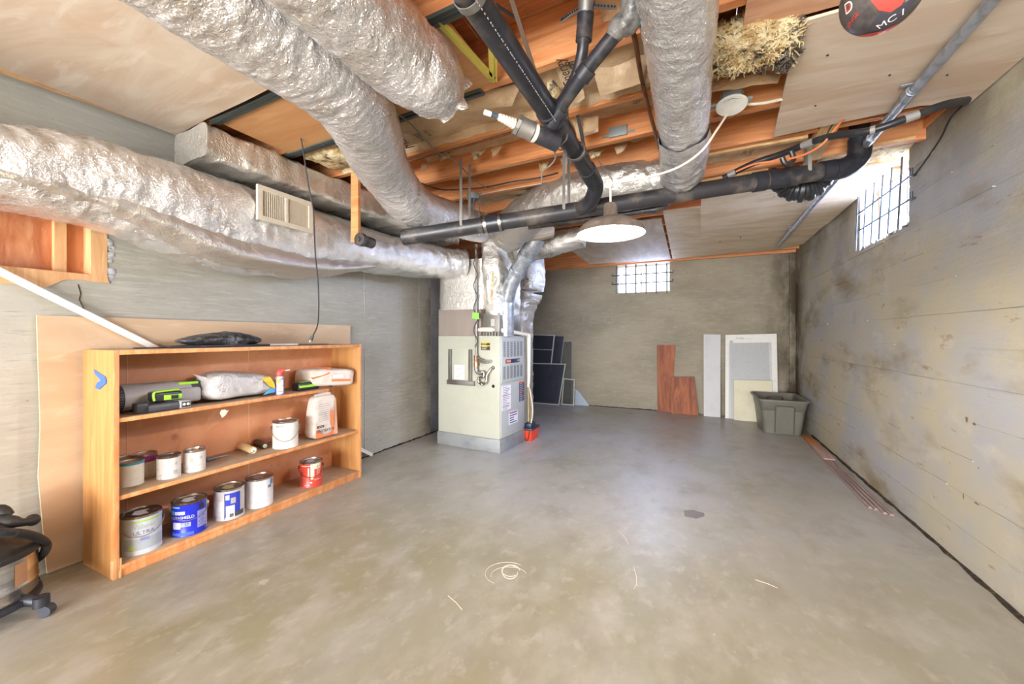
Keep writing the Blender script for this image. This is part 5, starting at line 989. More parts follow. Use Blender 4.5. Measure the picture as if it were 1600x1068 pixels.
m_ = MB(); m_.rbox(BX-0.003, BX+0.001, Y0_+TH, Y1_-TH, ZT-TH-0.002, ZT-0.001, 0.001); part('edge_strip', m_, M['shelf_edge'], t)
m_ = MB(); m_.box(BK, BK+0.006, Y0_+TH, Y1_-TH, 0.02, ZT-TH); part('back_panel', m_, M['shelf_back'], t, smooth=False)
for y in (OX(198, 600, BK).y, OX(388, 600, BK).y): m_ = MB(); m_.box(BK+0.005, BK+0.009, y-0.0015, y+0.0015, 0.07, ZT-TH); part('back_seam', m_, plain(222, 178, 140), t, smooth=False)
for z, ye in ((0.792, 2.215), (0.405, Y1_-TH), (0.06, Y1_-TH)):
    m_ = MB(); m_.rbox(BK+0.006, BX-0.012, Y0_+TH, ye, z-0.02, z, 0.001); part('shelf_board', m_, M['shelf_dust'], t)
    m_ = MB(); m_.rbox(BX-0.014, BX-0.008 if z > 0.1 else BX, Y0_+TH, ye, z-0.022, z-0.0005, 0.0015); part('edge_strip', m_, M['shelf_edge'], t)
m_ = MB(); m_.rbox(BX-0.02, BX-0.006, Y0_+TH, Y1_-TH, 0.0, 0.036, 0.002); part('toe_board', m_, M['shelf_edge'], t)
m_ = MB(); rnd = random.Random(4)         # chewed front corner at the floor
for i in range(12): y = Y0_-0.004+rnd.uniform(0, .03); m_.rbox(BX-0.03, BX+rnd.uniform(-.004, .003), y, y+rnd.uniform(.003, .008), 0, rnd.uniform(0.02, 0.11), 0.001)
part('splintered_corner', m_, M['stud'], t, kind='stuff')
m_ = MB(); a = OX(350, 641, BX+0.001); vs = [(0, -.012), (.018, .0), (.030, .018), (.036, .028), (.026, .026), (.016, .036), (-.004, .036), (-.012, .018)]
m_.slab([V(BX-0.002, a.y+p[0]-.01, 0.770-0.045+p[1]*0+0.0+(p[1]-0.005)*1.0) for p in vs], V(0.003, 0, 0)); part('torn_paper_scrap', m_, M['wire_white'], t, smooth=False)
m_ = MB(); y = Y0_-0.001                   # blue tape on the side panel
pts = [OY(147, 577, y), OY(165, 588, y), OY(167, 598, y), OY(160, 596, y), OY(149, 584, y)]; m_.slab(pts, V(0, -0.002, 0))
pts = [OY(166, 590, y), OY(167, 598, y), OY(156, 608, y), OY(150, 606, y), OY(153, 597, y)]; m_.slab(pts, V(0, -0.004, 0))
part('blue_tape', m_, plain(66, 110, 206, 0.5), t, smooth=False)
# ------------------------------------------------------------------ cans
def can_root(label, px, py, z, r, grp, name='paint_can', cat='paint can', turn=0.0):
    g = OZ(px, py, z); h = V(g.x, g.y, 0).normalized(); c_ = V(g.x, g.y, z)+h*r
    xx = min(max(c_.x, BK+0.012+r), BX-0.02-r)
    if abs(xx-c_.x) > 1e-5: q_ = OX(px, py, xx); c_ = V(xx, q_.y, z)
    rz = math.atan2(-c_.y, -c_.x)+turn
    return thing(name, label, cat, (c_.x, c_.y, z+0.0005), rz, grp)
def can(label, px, py, z, r, H, grp, body, lid, rim=None, handle=False, lidstain=None, band=None):
    t = can_root(label, px, py, z, r, grp)
    m_ = MB(); m_.lathe([(r*0.97, 0), (r, 0.0), (r, 0.004), (r*0.985, 0.006), (r*0.985, H-0.008), (r, H-0.006)], n=48); m_.lathe([(0, 0.001), (r*0.97, 0.001)], n=48); part('can_body', m_, body, t, local=True)
    m_ = MB(); m_.lathe([(r*0.985, H-0.010), (r*1.015, H-0.006), (r*1.02, H), (r*0.99, H+0.002), (r*0.93, H+0.001), (r*0.91, H-0.006)], n=48); part('rim', m_, rim or M['steel'], t, local=True)
    m_ = MB(); m_.lathe([(r*0.925, H-0.004), (r*0.90, H-0.001), (r*0.84, H-0.001), (r*0.82, H-0.006), (0, H-0.006)], n=48); li = part('lid', m_, lid, t, local=True)
    if lidstain:
        m_ = MB(); m_.add([V(x*r, y*r, H-0.0052) for x, y in ((-.5, -.3), (.1, -.45), (.5, -.1), (.35, .35), (-.1, .2), (-.45, .4))], [(0, 1, 2, 3, 4, 5)]); part('paint_smear', m_, lidstain, li, local=True, smooth=False)
    if band: m_ = MB(); cyl_patch(m_, r*1.003, -PI, PI, H-band[1], H-band[0], 48, 0.0003); part('colour_band', m_, band[2], t, local=True)
    if handle:
        for s_ in (-1, 1): m_ = MB(); m_.lathe([(0, 0.010), (0.009, 0.008), (0.014, 0.0)], n=18, m=Matrix.Rotation(-s_*PI/2, 4, 'X'), c=(0, s_*r*0.99, H*0.78)); part('bail_ear', m_, handle[0], t, local=True)
        R_b = r*1.07; dr = handle[1]; pts = [V(0.012+R_b*math.cos(a)*1.0*abs(math.cos(a))**0.2, R_b*math.sin(a), H*0.78-dr*math.cos(a)) for a in [(-PI/2)+PI*i/24 for i in range(25)]]
        m_ = MB(); m_.tube(pts, 0.0020, 8); part('bail_handle', m_, M['steel'] if handle[0] is not M['white'] else M['wire_white'], t, local=True)
    return t
def lab(t, r, a0_, a1_, z0, z1, mat, name='label_patch', lvl=1): m_ = MB(); cyl_patch(m_, r*0.986, a0_, a1_, z0, z1, max(4, int((a1_-a0_)*12)), 0.0006+0.0003*lvl); return part(name, m_, mat, t, local=True)
def let(t, r, s, size, ac, zc, mat, sq=1.0, tilt=0, lvl=3): m_ = MB(); cyl_text(m_, s, size, r*0.986+0.0006+0.0003*lvl, ac, zc, sq, tilt); return part('lettering', m_, mat, t, local=True, smooth=False)
def lines(t, r, a0_, a1_, z0, z1, n, mat, seed=1):
    m_ = MB(); rnd = random.Random(seed)
    for i in range(n): z = z1-(z1-z0)*(i+.5)/n; cyl_patch(m_, r*0.986, a0_, a0_+(a1_-a0_)*rnd.uniform(.6, 1), z-0.0011, z+0.0011, 5, 0.0018)
    return part('printed_lines', m_, mat, t, local=True, smooth=False, kind='stuff')
GB, GM = 'paint cans on the bottom shelf', 'cans on the middle shelf'
G, HG = 0.083, 0.188
pal = plain(204, 212, 220, 0.4); rust = nm('rusty_lid', lin(96, 72, 60), 0.45, 0.5, [(lin(150, 140, 128), (25, 25, 25), 0.5, 0.65)], coord='O'); brown_lid = nm('stained_lid', lin(150, 132, 112), 0.4, 0.6, [(lin(104, 84, 66), (22, 22, 22), 0.5, 0.66)], coord='O')
t = can('pale blue-grey paint can marked ULTRA at the end of the bottom shelf', 221, 866, 0.06, G+0.002, HG+0.01, GB, pal, rust, M['steel'], (M['blackplastic'], 0.055), M['paper'])
r = G+0.002; lab(t, r, -0.45, 1.0, 0.168, 0.176, plain(170, 206, 84, 0.4)); lab(t, r, -0.95, 1.25, 0.024, 0.085, plain(176, 186, 196, 0.4)); lab(t, r, -0.62, -0.32, 0.03, 0.052, plain(176, 210, 110, 0.4), lvl=2)
let(t, r, 'Valspar', 0.034, 0.15, 0.145, plain(172, 178, 184, 0.4), 0.95); let(t, r, 'ULTRA', 0.026, 0.12, 0.113, plain(104, 112, 168, 0.4), 1.1); lab(t, r, -0.35, 0.75, 0.0985, 0.0995, M['inkgrey']); lab(t, r, -0.05, 0.38, 0.070, 0.088, plain(150, 160, 205, 0.4), lvl=2); let(t, r, 'Interior', 0.011, 0.15, 0.079, plain(96, 104, 160), lvl=4)
blue = plain(34, 48, 196, 0.32)
t = can('bright blue paint can with white shield label on the bottom shelf', 296, 838.5, 0.06, G, HG, GB, blue, brown_lid, rust, (M['wire_white'], 0.05), M['paper'])
r = G; lab(t, r, -1.3, 0.25, 0.006, 0.024, plain(76, 112, 226, 0.35)); lab(t, r, -1.2, -0.55, 0.163, 0.172, plain(110, 186, 236, 0.4)); lab(t, r, -1.25, -0.95, 0.125, 0.150, plain(96, 176, 236, 0.4)); lab(t, r, -0.88, -0.25, 0.126, 0.144, plain(206, 212, 236, 0.4)); let(t, r, 'Consumer Reports', 0.009, -0.56, 0.135, plain(60, 76, 170), 0.8)
let(t, r, 'DURASHIELD', 0.024, -0.45, 0.108, M['white'], 0.86); lab(t, r, -1.05, -0.5, 0.045, 0.083, plain(214, 216, 226, 0.4)); lab(t, r, -0.5, 0.08, 0.056, 0.080, plain(160, 168, 190, 0.4), lvl=2); let(t, r, '27', 0.020, -0.15, 0.068, M['ink'], lvl=4); lab(t, r, 0.45, 1.15, 0.035, 0.13, plain(170, 172, 220, 0.4)); lines(t, r, 0.5, 1.12, 0.04, 0.125, 12, blue, 3); lab(t, r, 0.55, 0.9, 0.14, 0.165, M['ink'], lvl=2); lab(t, r, 1.2, 1.3, 0.01, 0.178, M['paper'], lvl=2)
t = can('grey spattered paint can with a torn blue and white label on the bottom shelf', 358, 815, 0.06, G, HG, GB, plain(200, 196, 196, 0.4), brown_lid, M['steel'], None, plain(206, 188, 150))
lab(t, r, -0.25, 0.75, 0.018, 0.165, plain(50, 68, 190, 0.4)); lab(t, r, -0.22, 0.02, 0.125, 0.155, plain(204, 204, 210, 0.4), lvl=2); lab(t, r, 0.1, 0.42, 0.10, 0.135, plain(176, 168, 166, 0.4), lvl=2); lab(t, r, -0.2, 0.35, 0.010, 0.088, M['paper'], lvl=3); lines(t, r, -0.15, 0.3, 0.045, 0.08, 6, M['inkgrey'], 5); lab(t, r, 0.36, 1.1, 0.016, 0.045, plain(80, 80, 84), lvl=3); lab(t, r, -1.2, -0.3, 0.03, 0.12, plain(222, 220, 220, 0.4)); lab(t, r, -0.3, -0.26, 0.008, 0.165, M['ink'], lvl=2)
m_ = MB()
for i in range(9): a = 0.02+i*0.028; cyl_patch(m_, r*0.986, a, a+0.012+0.006*(i % 3), 0.018, 0.040, 2, 0.0022)
part('barcode', m_, M['ink'], t, local=True, kind='stuff', smooth=False)
t = can('plain white paper labelled paint can behind the grey spattered one', 405, 797, 0.06, G, HG, GB, plain(226, 226, 230, 0.45), nm('reddish_lid', lin(180, 120, 92), 0.35, 0.7, [(lin(150, 140, 132), (16, 16, 16), 0.5, 0.6)], coord='O'), M['steel'], None, plain(190, 190, 196, 0.3, 0.6))
lines(t, r, -0.9, 0.0, 0.03, 0.15, 16, plain(206, 206, 212), 6); lines(t, r, 0.05, 0.5, 0.03, 0.15, 16, plain(208, 208, 214), 7); lab(t, r, 0.85, 1.2, 0.14, 0.175, plain(80, 140, 180, 0.4)); lab(t, r, 0.65, 0.95, 0.12, 0.14, plain(120, 122, 128), lvl=2)
red = plain(206, 70, 52, 0.35)
t = can('red paint can with cream paint drips at the end of the bottom shelf', 486, 770.5, 0.06, G-0.003, HG-0.004, GB, red, nm('dusty_lid', lin(176, 160, 158), 0.35, 0.7, [(lin(150, 96, 80), (14, 14, 14), 0.55, 0.66)], coord='O'), M['steel'], (M['blackplastic'], 0.062), plain(206, 200, 206))
r = G-0.003; cr = plain(222, 220, 190, 0.35)
lab(t, r, -0.05, 0.95, 0.135, 0.176, cr, 'paint_drip'); lab(t, r, -0.05, 0.28, 0.075, 0.14, cr, 'paint_drip'); lab(t, r, -0.28, -0.16, 0.085, 0.148, cr, 'paint_drip'); lab(t, r, -0.02, 0.2, 0.06, 0.08, cr, 'paint_drip'); lab(t, r, -1.2, -0.75, 0.008, 0.12, plain(140, 64, 58, 0.4)); let(t, r, '& V', 0.026, 0.72, 0.150, plain(180, 60, 56)); lines(t, r, 0.5, 1.0, 0.085, 0.132, 5, M['paper'], 8); let(t, r, 'EXTERIOR', 0.012, 0.62, 0.055, M['paper']); lab(t, r, -0.1, 0.1, 0.033, 0.042, M['paper'], lvl=2); let(t, r, 'MATTE', 0.012, -0.35, 0.018, M['paper'])
lab(t, r, -0.9, 0.0, 0.160, 0.164, M['paper'], lvl=3)
Q, HQ = 0.054, 0.124; spat = nm('spattered_white_label', lin(222, 218, 214), 0.5, 0, [(lin(186, 180, 176), (30, 30, 30), 0.56, 0.66), (lin(120, 104, 92), (50, 50, 50), 0.68, 0.74)], coord='O')
t = can('small can with a red rim at the very end of the middle shelf', 196, 742, 0.405, Q, HQ, GM, plain(196, 60, 56, 0.4), brown_lid, M['steel'])
t = can('small cream can with a teal rim on the middle shelf', 204, 760.5, 0.405, Q+0.001, HQ, GM, plain(222, 216, 200, 0.5), nm('warm_lid', lin(190, 158, 132), 0.3, 0.7, coord='O'), plain(70, 138, 156, 0.35, 0.3), None, None, (0.004, 0.013, plain(64, 138, 158, 0.4)))
let(t, Q, 'n  n', 0.014, -0.75, 0.10, M['inkgrey']); lines(t, Q, -0.5, 0.7, 0.03, 0.09, 7, plain(208, 202, 186), 9)
t = can('small maroon topped can standing behind the cream can on the middle shelf', 226, 741, 0.405, Q+0.001, HQ+0.002, GM, plain(214, 206, 190, 0.45), nm('tan_lid', lin(176, 146, 124), 0.3, 0.7, coord='O'), M['steel'], None, None, (0.008, 0.042, plain(140, 44, 104, 0.35)))
lab(t, Q, 0.2, 0.75, 0.01, 0.075, plain(196, 182, 140, 0.45)); lab(t, Q, -PI, PI, 0.004, 0.009, plain(140, 44, 104, 0.35)); lab(t, Q, -0.3, 0.15, 0.093, 0.112, plain(196, 130, 170), lvl=2)
t = can('small spattered white can with a dark lid, third along the middle shelf', 264, 748.5, 0.405, Q, HQ, GM, spat, nm('dark_lid', lin(120, 106, 100), 0.35, 0.6, [(lin(180, 170, 164), (30, 30, 30), 0.6, 0.68)], coord='O'), rust)
lines(t, Q, 0.35, 0.9, 0.02, 0.045, 5, M['inkgrey'], 10); lines(t, Q, -0.6, 0.2, 0.05, 0.10, 5, plain(190, 188, 190), 11)
t = can('small white can with a silver lid beside the putty knife on the middle shelf', 304, 737.5, 0.405, Q, HQ, GM, spat, M['steel'], M['steel'])
lines(t, Q, -0.7, 0.0, 0.02, 0.045, 4, plain(176, 176, 184), 12); lab(t, Q, -0.42, -0.12, 0.062, 0.085, plain(200, 176, 150)); lab(t, Q, 0.05, 0.09, 0.01, 0.09, plain(190, 188, 194))
t = can('large white paint can with a wire handle on the middle shelf', 446, 703.5, 0.405, G, HG, GM, plain(226, 220, 210, 0.5), nm('silver_dusty_lid', lin(190, 180, 176), 0.3, 0.8, [(lin(160, 126, 110), (18, 18, 18), 0.5, 0.6)], coord='O'), M['steel'], (M['steel'], 0.09))
r = G; let(t, r, 'BEHR', 0.019, -0.45, 0.158, plain(96, 92, 90), 1.1); lines(t, r, -0.65, 0.1, 0.02, 0.135, 12, plain(208, 202, 194), 13); lines(t, r, 0.3, 0.9, 0.03, 0.13, 9, plain(210, 204, 196), 14)
# putty knife and rollers on the middle shelf
p = OZ(330, 719, 0.405); t = thing('putty_knife', 'small putty knife with a grey handle lying beside the small white cans', 'tool', p)
m_ = MB(); m_.rbox(p.x-.012, p.x+.012, p.y-.03, p.y+.02, 0.406, 0.424, .005); part('handle', m_, plain(92, 100, 112, 0.4), t)
e_ = OZ(357, 711, 0.407); m_ = MB(); m_.tube([p+V(0, .01, .010), (p+e_)/2+V(0, 0, .006), e_+V(0, 0, .003)], [0.006, 0.003, 0.0025], 8); part('blade', m_, M['steel'], t)
def roller(label, pa, pb, rr, mat, endm, extra=None):
    a = OZ(pa[0], pa[1], 0.405)+V(0, 0, rr); b = OZ(pb[0], pb[1], 0.405)+V(0, 0, rr); t = thing('paint_roller', label, 'paint roller', a-V(0, 0, rr), 0)
    d = (b-a).normalized(); m_ = MB(); m_.tube([a, a+d*0.008, b-d*0.008, b], [rr*0.9, rr, rr, rr*0.9], 24); part('nap_sleeve', m_, mat, t)
    m_ = MB(); m_.tube([b-d*0.002, b+d*0.003], rr*0.62, 20); part('end_cap', m_, endm, t)
    m_ = MB(); m_.tube([b+d*0.002, b+d*0.005], rr*0.25, 14); part('hub', m_, plain(160, 170, 168), t)
    if extra: m_ = MB(); m_.tube([a+d*0.03, a+d*0.05], rr*1.01, 24, caps=False); part('sleeve_stripe', m_, extra, t)
    return a, b
roller('cream paint roller sleeve lying on the middle shelf', (368, 698), (396, 709), 0.024, plain(214, 190, 140, 0.85), M['white'])
roller('dark brown roller tube with white print behind the cream roller', (390, 690), (414, 701), 0.021, plain(78, 66, 60, 0.5), plain(206, 216, 204, 0.4), plain(196, 190, 184))
m_ = MB(); a = OZ(396, 709, 0.41); m_.tube([a+V(0.01, 0.0, 0.02), a+V(0.02, -0.06, 0.008)], 0.002, 8); one('wire_frame', m_, M['steel'], 'thin steel roller wire lying in front of the cream roller', 'wire')
# grout bag standing on the middle shelf
def print_x(m_, s, size, o, flip=False, sq=1.0): flat_text(m_, s, size, o, (0, -1 if flip else 1, 0), (0, 0, -1 if flip else 1), sq)
p = OX(502, 650, -2.705); cx_, cy_ = -2.705, p.y; wd, hh, dp_ = 0.225, 0.325, 0.12
t = thing('grout_bag', 'white and orange paper grout bag standing upside down on the middle shelf', 'bag', (cx_, cy_, 0.405))
bagpaper = nm('printed_white_paper', lin(216, 206, 196), 0.6, 0, [(lin(196, 184, 172), (14, 14, 14), 0.5, 0.66)], coord='O', bump=[((18, 18, 18), 0.7, 0.01, 'ridge')]); org = plain(226, 128, 78, 0.55)
def taper(p): k = (p.z+hh/2)/hh; return V(p.x*(1-0.35*k*k), p.y*(1-0.12*k*k)+0.01*k, p.z)
m_ = pillow((cx_, cy_, 0.405+hh/2+0.003), (dp_, wd, hh), 0.28, 0.28, 56, 40, 0.004, 12, 4, fn=taper); part('bag_body', m_, bagpaper, t, ang=70)
def front(y, z, off=0.004):  # bag face
    off += 0.006
    k = (z-0.405)/hh; return V(cx_+dp_/2*(1-0.35*k*k)+off, cy_+y*(1-0.12*k*k)+0.01*k, z)
def facepoly(poly, mat, nm_, off=0.004, n_=1): m_ = MB(); m_.add([front(y, 0.405+z, off) for y, z in poly], [tuple(range(len(poly)))]); part(nm_, m_, mat, t, smooth=False)
facepoly([(-.105, .012), (.06, .012), (.06, .055), (.01, .03), (-.03, .025), (-.06, .045), (-.08, .075), (-.105, .075)], org, 'orange_field'); facepoly([(.062, .012), (.098, .012), (.098, .30), (.088, .29), (.075, .17), (.062, .08)], plain(222, 170, 140, 0.55), 'orange_field')
facepoly([(.03, .10), (.06, .04), (.062, .20), (.035, .22)], org, 'orange_field', 0.005)
facepoly([(-.10, .088), (-.035, .088), (-.035, .106), (-.10, .106)], plain(96, 60, 56), 'name_band', 0.006)
m_ = MB(); flat_text(m_, 'POLYBLEND', 0.030, front(-.025, .470, .009), (0, -1, 0), (0, 0, -1), 0.95); part('lettering', m_, M['ink'], t, smooth=False); m_ = MB(); flat_text(m_, 'PLUS', 0.017, front(-.068, .502, .010), (0, -1, 0), (0, 0, -1)); part('lettering', m_, M['white'], t, smooth=False)
m_ = MB(); rnd = random.Random(3)
for i in range(9): z = 0.405+0.135+i*0.016; m_.slab([front(-.085, z, .006), front(-.085+rnd.uniform(.08, .13), z+0.004, .006), front(-.085+0.1, z+0.0065, .006), front(-.085, z+0.0025, .006)], V(0.0006, 0, 0))
part('printed_lines', m_, plain(150, 140, 136), t, smooth=False, kind='stuff')
m_ = pillow((cx_, cy_+0.012, 0.405+hh+0.004), (0.03, 0.15, 0.04), 0.7, 0.5, 30, 14, 0.006, 30, 8); part('gathered_neck', m_, bagpaper, t)
# second grout bag lying across the end of the upper shelf
cy2 = OX(517, 600, -2.72).y; t = thing('grout_bag', 'white and orange paper grout bag lying flat over the end of the upper shelf', 'bag', (-2.745, cy2+.06, 0.775))
mm = Matrix.Rotation(math.radians(-8), 4, 'Z') @ Matrix.Rotation(math.radians(-4), 4, 'X')
cb = V(-2.755, 2.300, 0.870); m_ = pillow(cb, (0.26, 0.39, 0.14), 0.35, 0.3, 56, 30, 0.005, 12, 14, m=mm); part('bag_body', m_, bagpaper, t, ang=70)
for (y0, y1, x0, x1) in ((-.17, -.02, .09, .123),):
    m_ = MB(); m_.add([cb+mm @ V(-.02, -.19, .066), cb+mm @ V(.138, -.185, -.01), cb+mm @ V(.136, -.05, .03), cb+mm @ V(.10, -.02, .080), cb+mm @ V(0.05, -.08, .080), cb+mm @ V(.0, -.15, .076)], [(0, 1, 2, 3, 4, 5)]); part('orange_field', m_, org, t, smooth=False)
m_ = MB(); m_.slab([cb+mm @ V(.138, -.03, -.030), cb+mm @ V(.138, .14, -.030), cb+mm @ V(.138, .14, -.012), cb+mm @ V(.138, -.03, -.012)], V(.001, 0, 0)); part('orange_field', m_, org, t, smooth=False)
m_ = MB(); m_.slab([cb+mm @ V(.138, -.02, -.002), cb+mm @ V(.138, .07, -.002), cb+mm @ V(.138, .07, .024), cb+mm @ V(.138, -.02, .024)], V(.001, 0, 0)); part('white_panel', m_, M['paper'], t, smooth=False)
m_ = MB(); u_ = mm.to_3x3() @ V(0, -1, 0); v_ = mm.to_3x3() @ V(1, 0, 0); flat_text(m_, 'POLYBLEND', 0.036, cb+mm @ V(.04, .06, .080), u_, -v_); part('lettering', m_, plain(96, 88, 84), t, smooth=False)
# ------------------------------------------------------------------ upper shelf
t = thing('leaf_blower', 'grey and black cordless leaf blower lying at the end of the upper shelf', 'leaf blower', (-2.78, 1.3, 0.793))
by, bx, bz = 0.985, -2.79, 0.868; grey = plain(172, 170, 172, 0.4)
m_ = MB(); m_.tube([(bx, by+0.045, bz), (bx, by+0.10, bz), (bx, by+0.25, bz+.002), (bx, by+0.42, bz+.004)], [0.070, 0.072, 0.068, 0.056], 32, smooth=4); part('body', m_, grey, t)
m_ = MB(); m_.tube([(bx, by, bz), (bx, by+0.02, bz), (bx, by+0.05, bz)], [0.060, 0.071, 0.072], 32); hb = part('intake_housing', m_, M['blackplastic'], t)
for i in range(14):
    a = -1.2+i*0.2; m_ = MB(); m_.box(-0.001, 0.003, -0.018, 0.022, -0.002, 0.002); mt = Matrix.Translation((bx, by+0.022, bz)) @ Matrix.Rotation(-a, 4, 'Y') @ Matrix.Translation((0.0725, 0, 0)); m_.v = [mt @ v for v in m_.v]; part('vent_fin', m_, plain(90, 90, 94, 0.4), hb, smooth=False)
m_ = MB(); m_.tube([(bx, by+0.33, bz+.004), (bx, by+0.405, bz+.005), (bx+.001, by+0.42, bz+.005), (bx+.002, by+0.445, bz+.004)], [0.058, 0.062, 0.058, 0.052], 32); part('nozzle', m_, plain(66, 68, 78, 0.4), t)
m_ = MB(); m_.rbox(bx+.02, bx+.05, by+0.30, by+0.40, bz+0.046, bz+0.062, .005); part('green_latch', m_, M['lime'], t)
m_ = MB(); m_.rbox(bx+.045, bx+.085, by+0.14, by+0.40, bz-.055, bz+0.03, .018, seg=3); part('handle_housing', m_, grey, t)
m_ = MB(); flat_text(m_, 'GREENWORKS', 0.018, (bx+0.030, by+0.20, bz+0.069), (0, 1, 0), (-1, 0, .4)); part('lettering', m_, plain(120, 150, 40), t, smooth=False)
y0b, y1b = OX(234, 630, -2.68).y, OX(279, 630, -2.68).y
t = thing('battery_pack', 'green and black battery pack resting on the leaf blower handle', 'battery', (-2.675, (y0b+y1b)/2, 0.83))
m_ = MB(); m_.rbox(-2.71, -2.640, y0b, y1b, 0.845, 0.895, .010, seg=3); part('case', m_, M['blackplastic'], t)
m_ = MB(); m_.rbox(-2.645, -2.637, y0b+.045, y1b-.002, 0.850, 0.878, .003); part('green_panel', m_, M['lime'], t)
m_ = MB(); m_.rbox(-2.642, -2.634, y1b-.055, y1b-.02, 0.853, 0.875, .003); part('latch', m_, M['blackplastic'], t)
m_ = MB(); m_.tube([(-2.64, y0b+.004, .853), (-2.642, y0b, .885), (-2.65, y0b+.02, .899), (-2.66, y1b-.01, .899)], .006, 10, smooth=4); part('green_trim', m_, M['lime'], t)
t = thing('handheld_light', 'slim black hand torch with two round lights, lying in front of the battery pack', 'torch', (-2.65, 1.4, 0.793))
yA, yB = OX(218, 637, -2.645).y, OX(296, 633, -2.645).y; m_ = MB(); m_.rbox(-2.675, -2.622, yA, yB-.02, 0.794, 0.838, .016, seg=4); part('grip', m_, plain(74, 74, 82, 0.4), t)
m_ = MB(); m_.rbox(-2.68, -2.617, yB-.06, yB, 0.793, 0.842, .012, seg=3); hd = part('head', m_, plain(150, 148, 150, 0.4), t)
m_ = MB(); m_.rbox(-2.6175, -2.6150, yB-.05, yB-.010, 0.803, 0.832, .0012); part('lens_plate', m_, M['blackplastic'], hd)
for k_ in (0, 1): m_ = MB(); m_.cyl((-2.616, yB-.040+.019*k_, .818), (-2.6135, yB-.040+.019*k_, .818), 0.0075, 16); part('lens', m_, plain(226, 236, 222, 0.3), hd)
m_ = MB(); m_.rbox(-2.68, -2.62, yA-.02, yA+.03, 0.800, 0.85, .006); part('switch_block', m_, M['blackplastic'], t)
# grey plastic sack
ya, yb = OX(312, 605, -2.74).y, OX(418, 605, -2.74).y; L_ = yb-ya; cb = V(-2.745, (ya+yb)/2+.012, 0.890)
t = thing('plastic_sack', 'silver grey plastic sack of filler with a yellow and blue patch on the upper shelf', 'bag', (cb.x, cb.y, 0.793))
sack = nm('grey_plastic_sack', lin(190, 188, 190), 0.28, 0, [(lin(168, 166, 170), (12, 12, 12), 0.5, 0.65), (lin(214, 212, 210), (7, 7, 7), 0.52, 0.7)], coord='O', bump=[((14, 14, 14), 0.9, 0.02, 'ridge')])
def sackf(p): k = p.y/L_+0.5; return V(p.x*(1-.25*k), p.y+0.02*p.z/0.17*(1-k), p.z*(1.0-.42*k*k)-0.022*k*k)
m_ = pillow(cb, (0.24, L_+.02, 0.175), 0.5, 0.42, 64, 36, 0.007, 12, 21, fn=sackf); part('sack_body', m_, sack, t, ang=75)
m_ = MB(); m_.slab([cb+V(.03, -L_/2+.01, .06), cb+V(.03, -L_/2-.055, .083), cb+V(.02, -L_/2-.03, .062), cb+V(.02, -L_/2+.01, .02)], V(-.015, 0, .004)); part('torn_corner', m_, sack, t, smooth=False)
def sk(y, z, off=.012): k = y/L_+.5; return cb+V(0.12*(1-.25*k)+off-abs(z)*0.15, y, z)
m_ = MB(); m_.add([sk(L_*.22, .028), sk(L_*.27, .0), sk(L_*.36, -.035), sk(L_*.46, -.052), sk(L_*.44, -.02), sk(L_*.40, .010), sk(L_*.36, .036)], [(0, 1, 2, 3, 4, 5, 6)]); part('yellow_patch', m_, plain(224, 196, 60, 0.3), t, smooth=False)
m_ = MB(); m_.add([sk(L_*.24, -.085, .018), sk(L_*.5, -.075, .010), sk(L_*.47, -.052, .012), sk(L_*.36, -.045, .013)], [(0, 1, 2, 3)]); part('blue_patch', m_, plain(96, 170, 216, 0.3), t, smooth=False)
m_ = MB(); flat_text(m_, 'LLI', .032, sk(-L_*.36, -.01, .014), (0, .3, 1), (0, -1, .3)); part('lettering', m_, plain(140, 138, 142), t, smooth=False); m_ = MB(); flat_text(m_, 'SAND', .035, sk(-L_*.02, .055, .004), (0, 1, -.1), (-.5, 0, 1)); part('lettering', m_, plain(140, 138, 142), t, smooth=False)
# spray can
t = can_root('small blue and yellow lubricant spray can with a red nozzle', 437, 618, 0.792, 0.027, None, 'spray_can', 'spray can')
r = 0.027; m_ = MB(); m_.lathe([(0, 0), (r, 0), (r, .118), (r*.86, .128), (r*.5, .132), (0, .133)], n=36); part('can_body', m_, plain(196, 196, 186, 0.3, 0.5), t, local=True)
for z0, z1, mt, a0_, a1_ in ((.004, .112, plain(40, 52, 150, 0.3), -PI, PI), (.008, .108, M['paper'], -.75, 1.0), (.082, .112, plain(226, 196, 40, 0.3), -.95, .1), (.062, .070, plain(222, 206, 110), -.7, .95), (.022, .026, plain(200, 70, 70), -.6, .8)): m_ = MB(); cyl_patch(m_, r, a0_, a1_, z0, z1, 24, .0004+.0004*(z1-z0 < .105)+.0003*(z1-z0 < .09)); part('label_patch', m_, mt, t, local=True)
m_ = MB(); cyl_text(m_, 'WD-40', .017, r+.0016, -.42, .098, plain and 0.95); part('lettering', m_, plain(40, 50, 140), t, local=True, smooth=False)
m_ = MB(); m_.tube([(0, 0, .131), (0, 0, .142), (0, .004, .158), (.0, .020, .168), (0, .034, .166)], [.020, .022, .022, .013, .007], 20, smooth=4); part('nozzle_cap', m_, plain(222, 84, 78, 0.4), t, local=True)
m_ = MB(); m_.cyl((0, .03, .166), (0, .062, .170), .003, 10); part('straw', m_, M['white'], t, local=True)
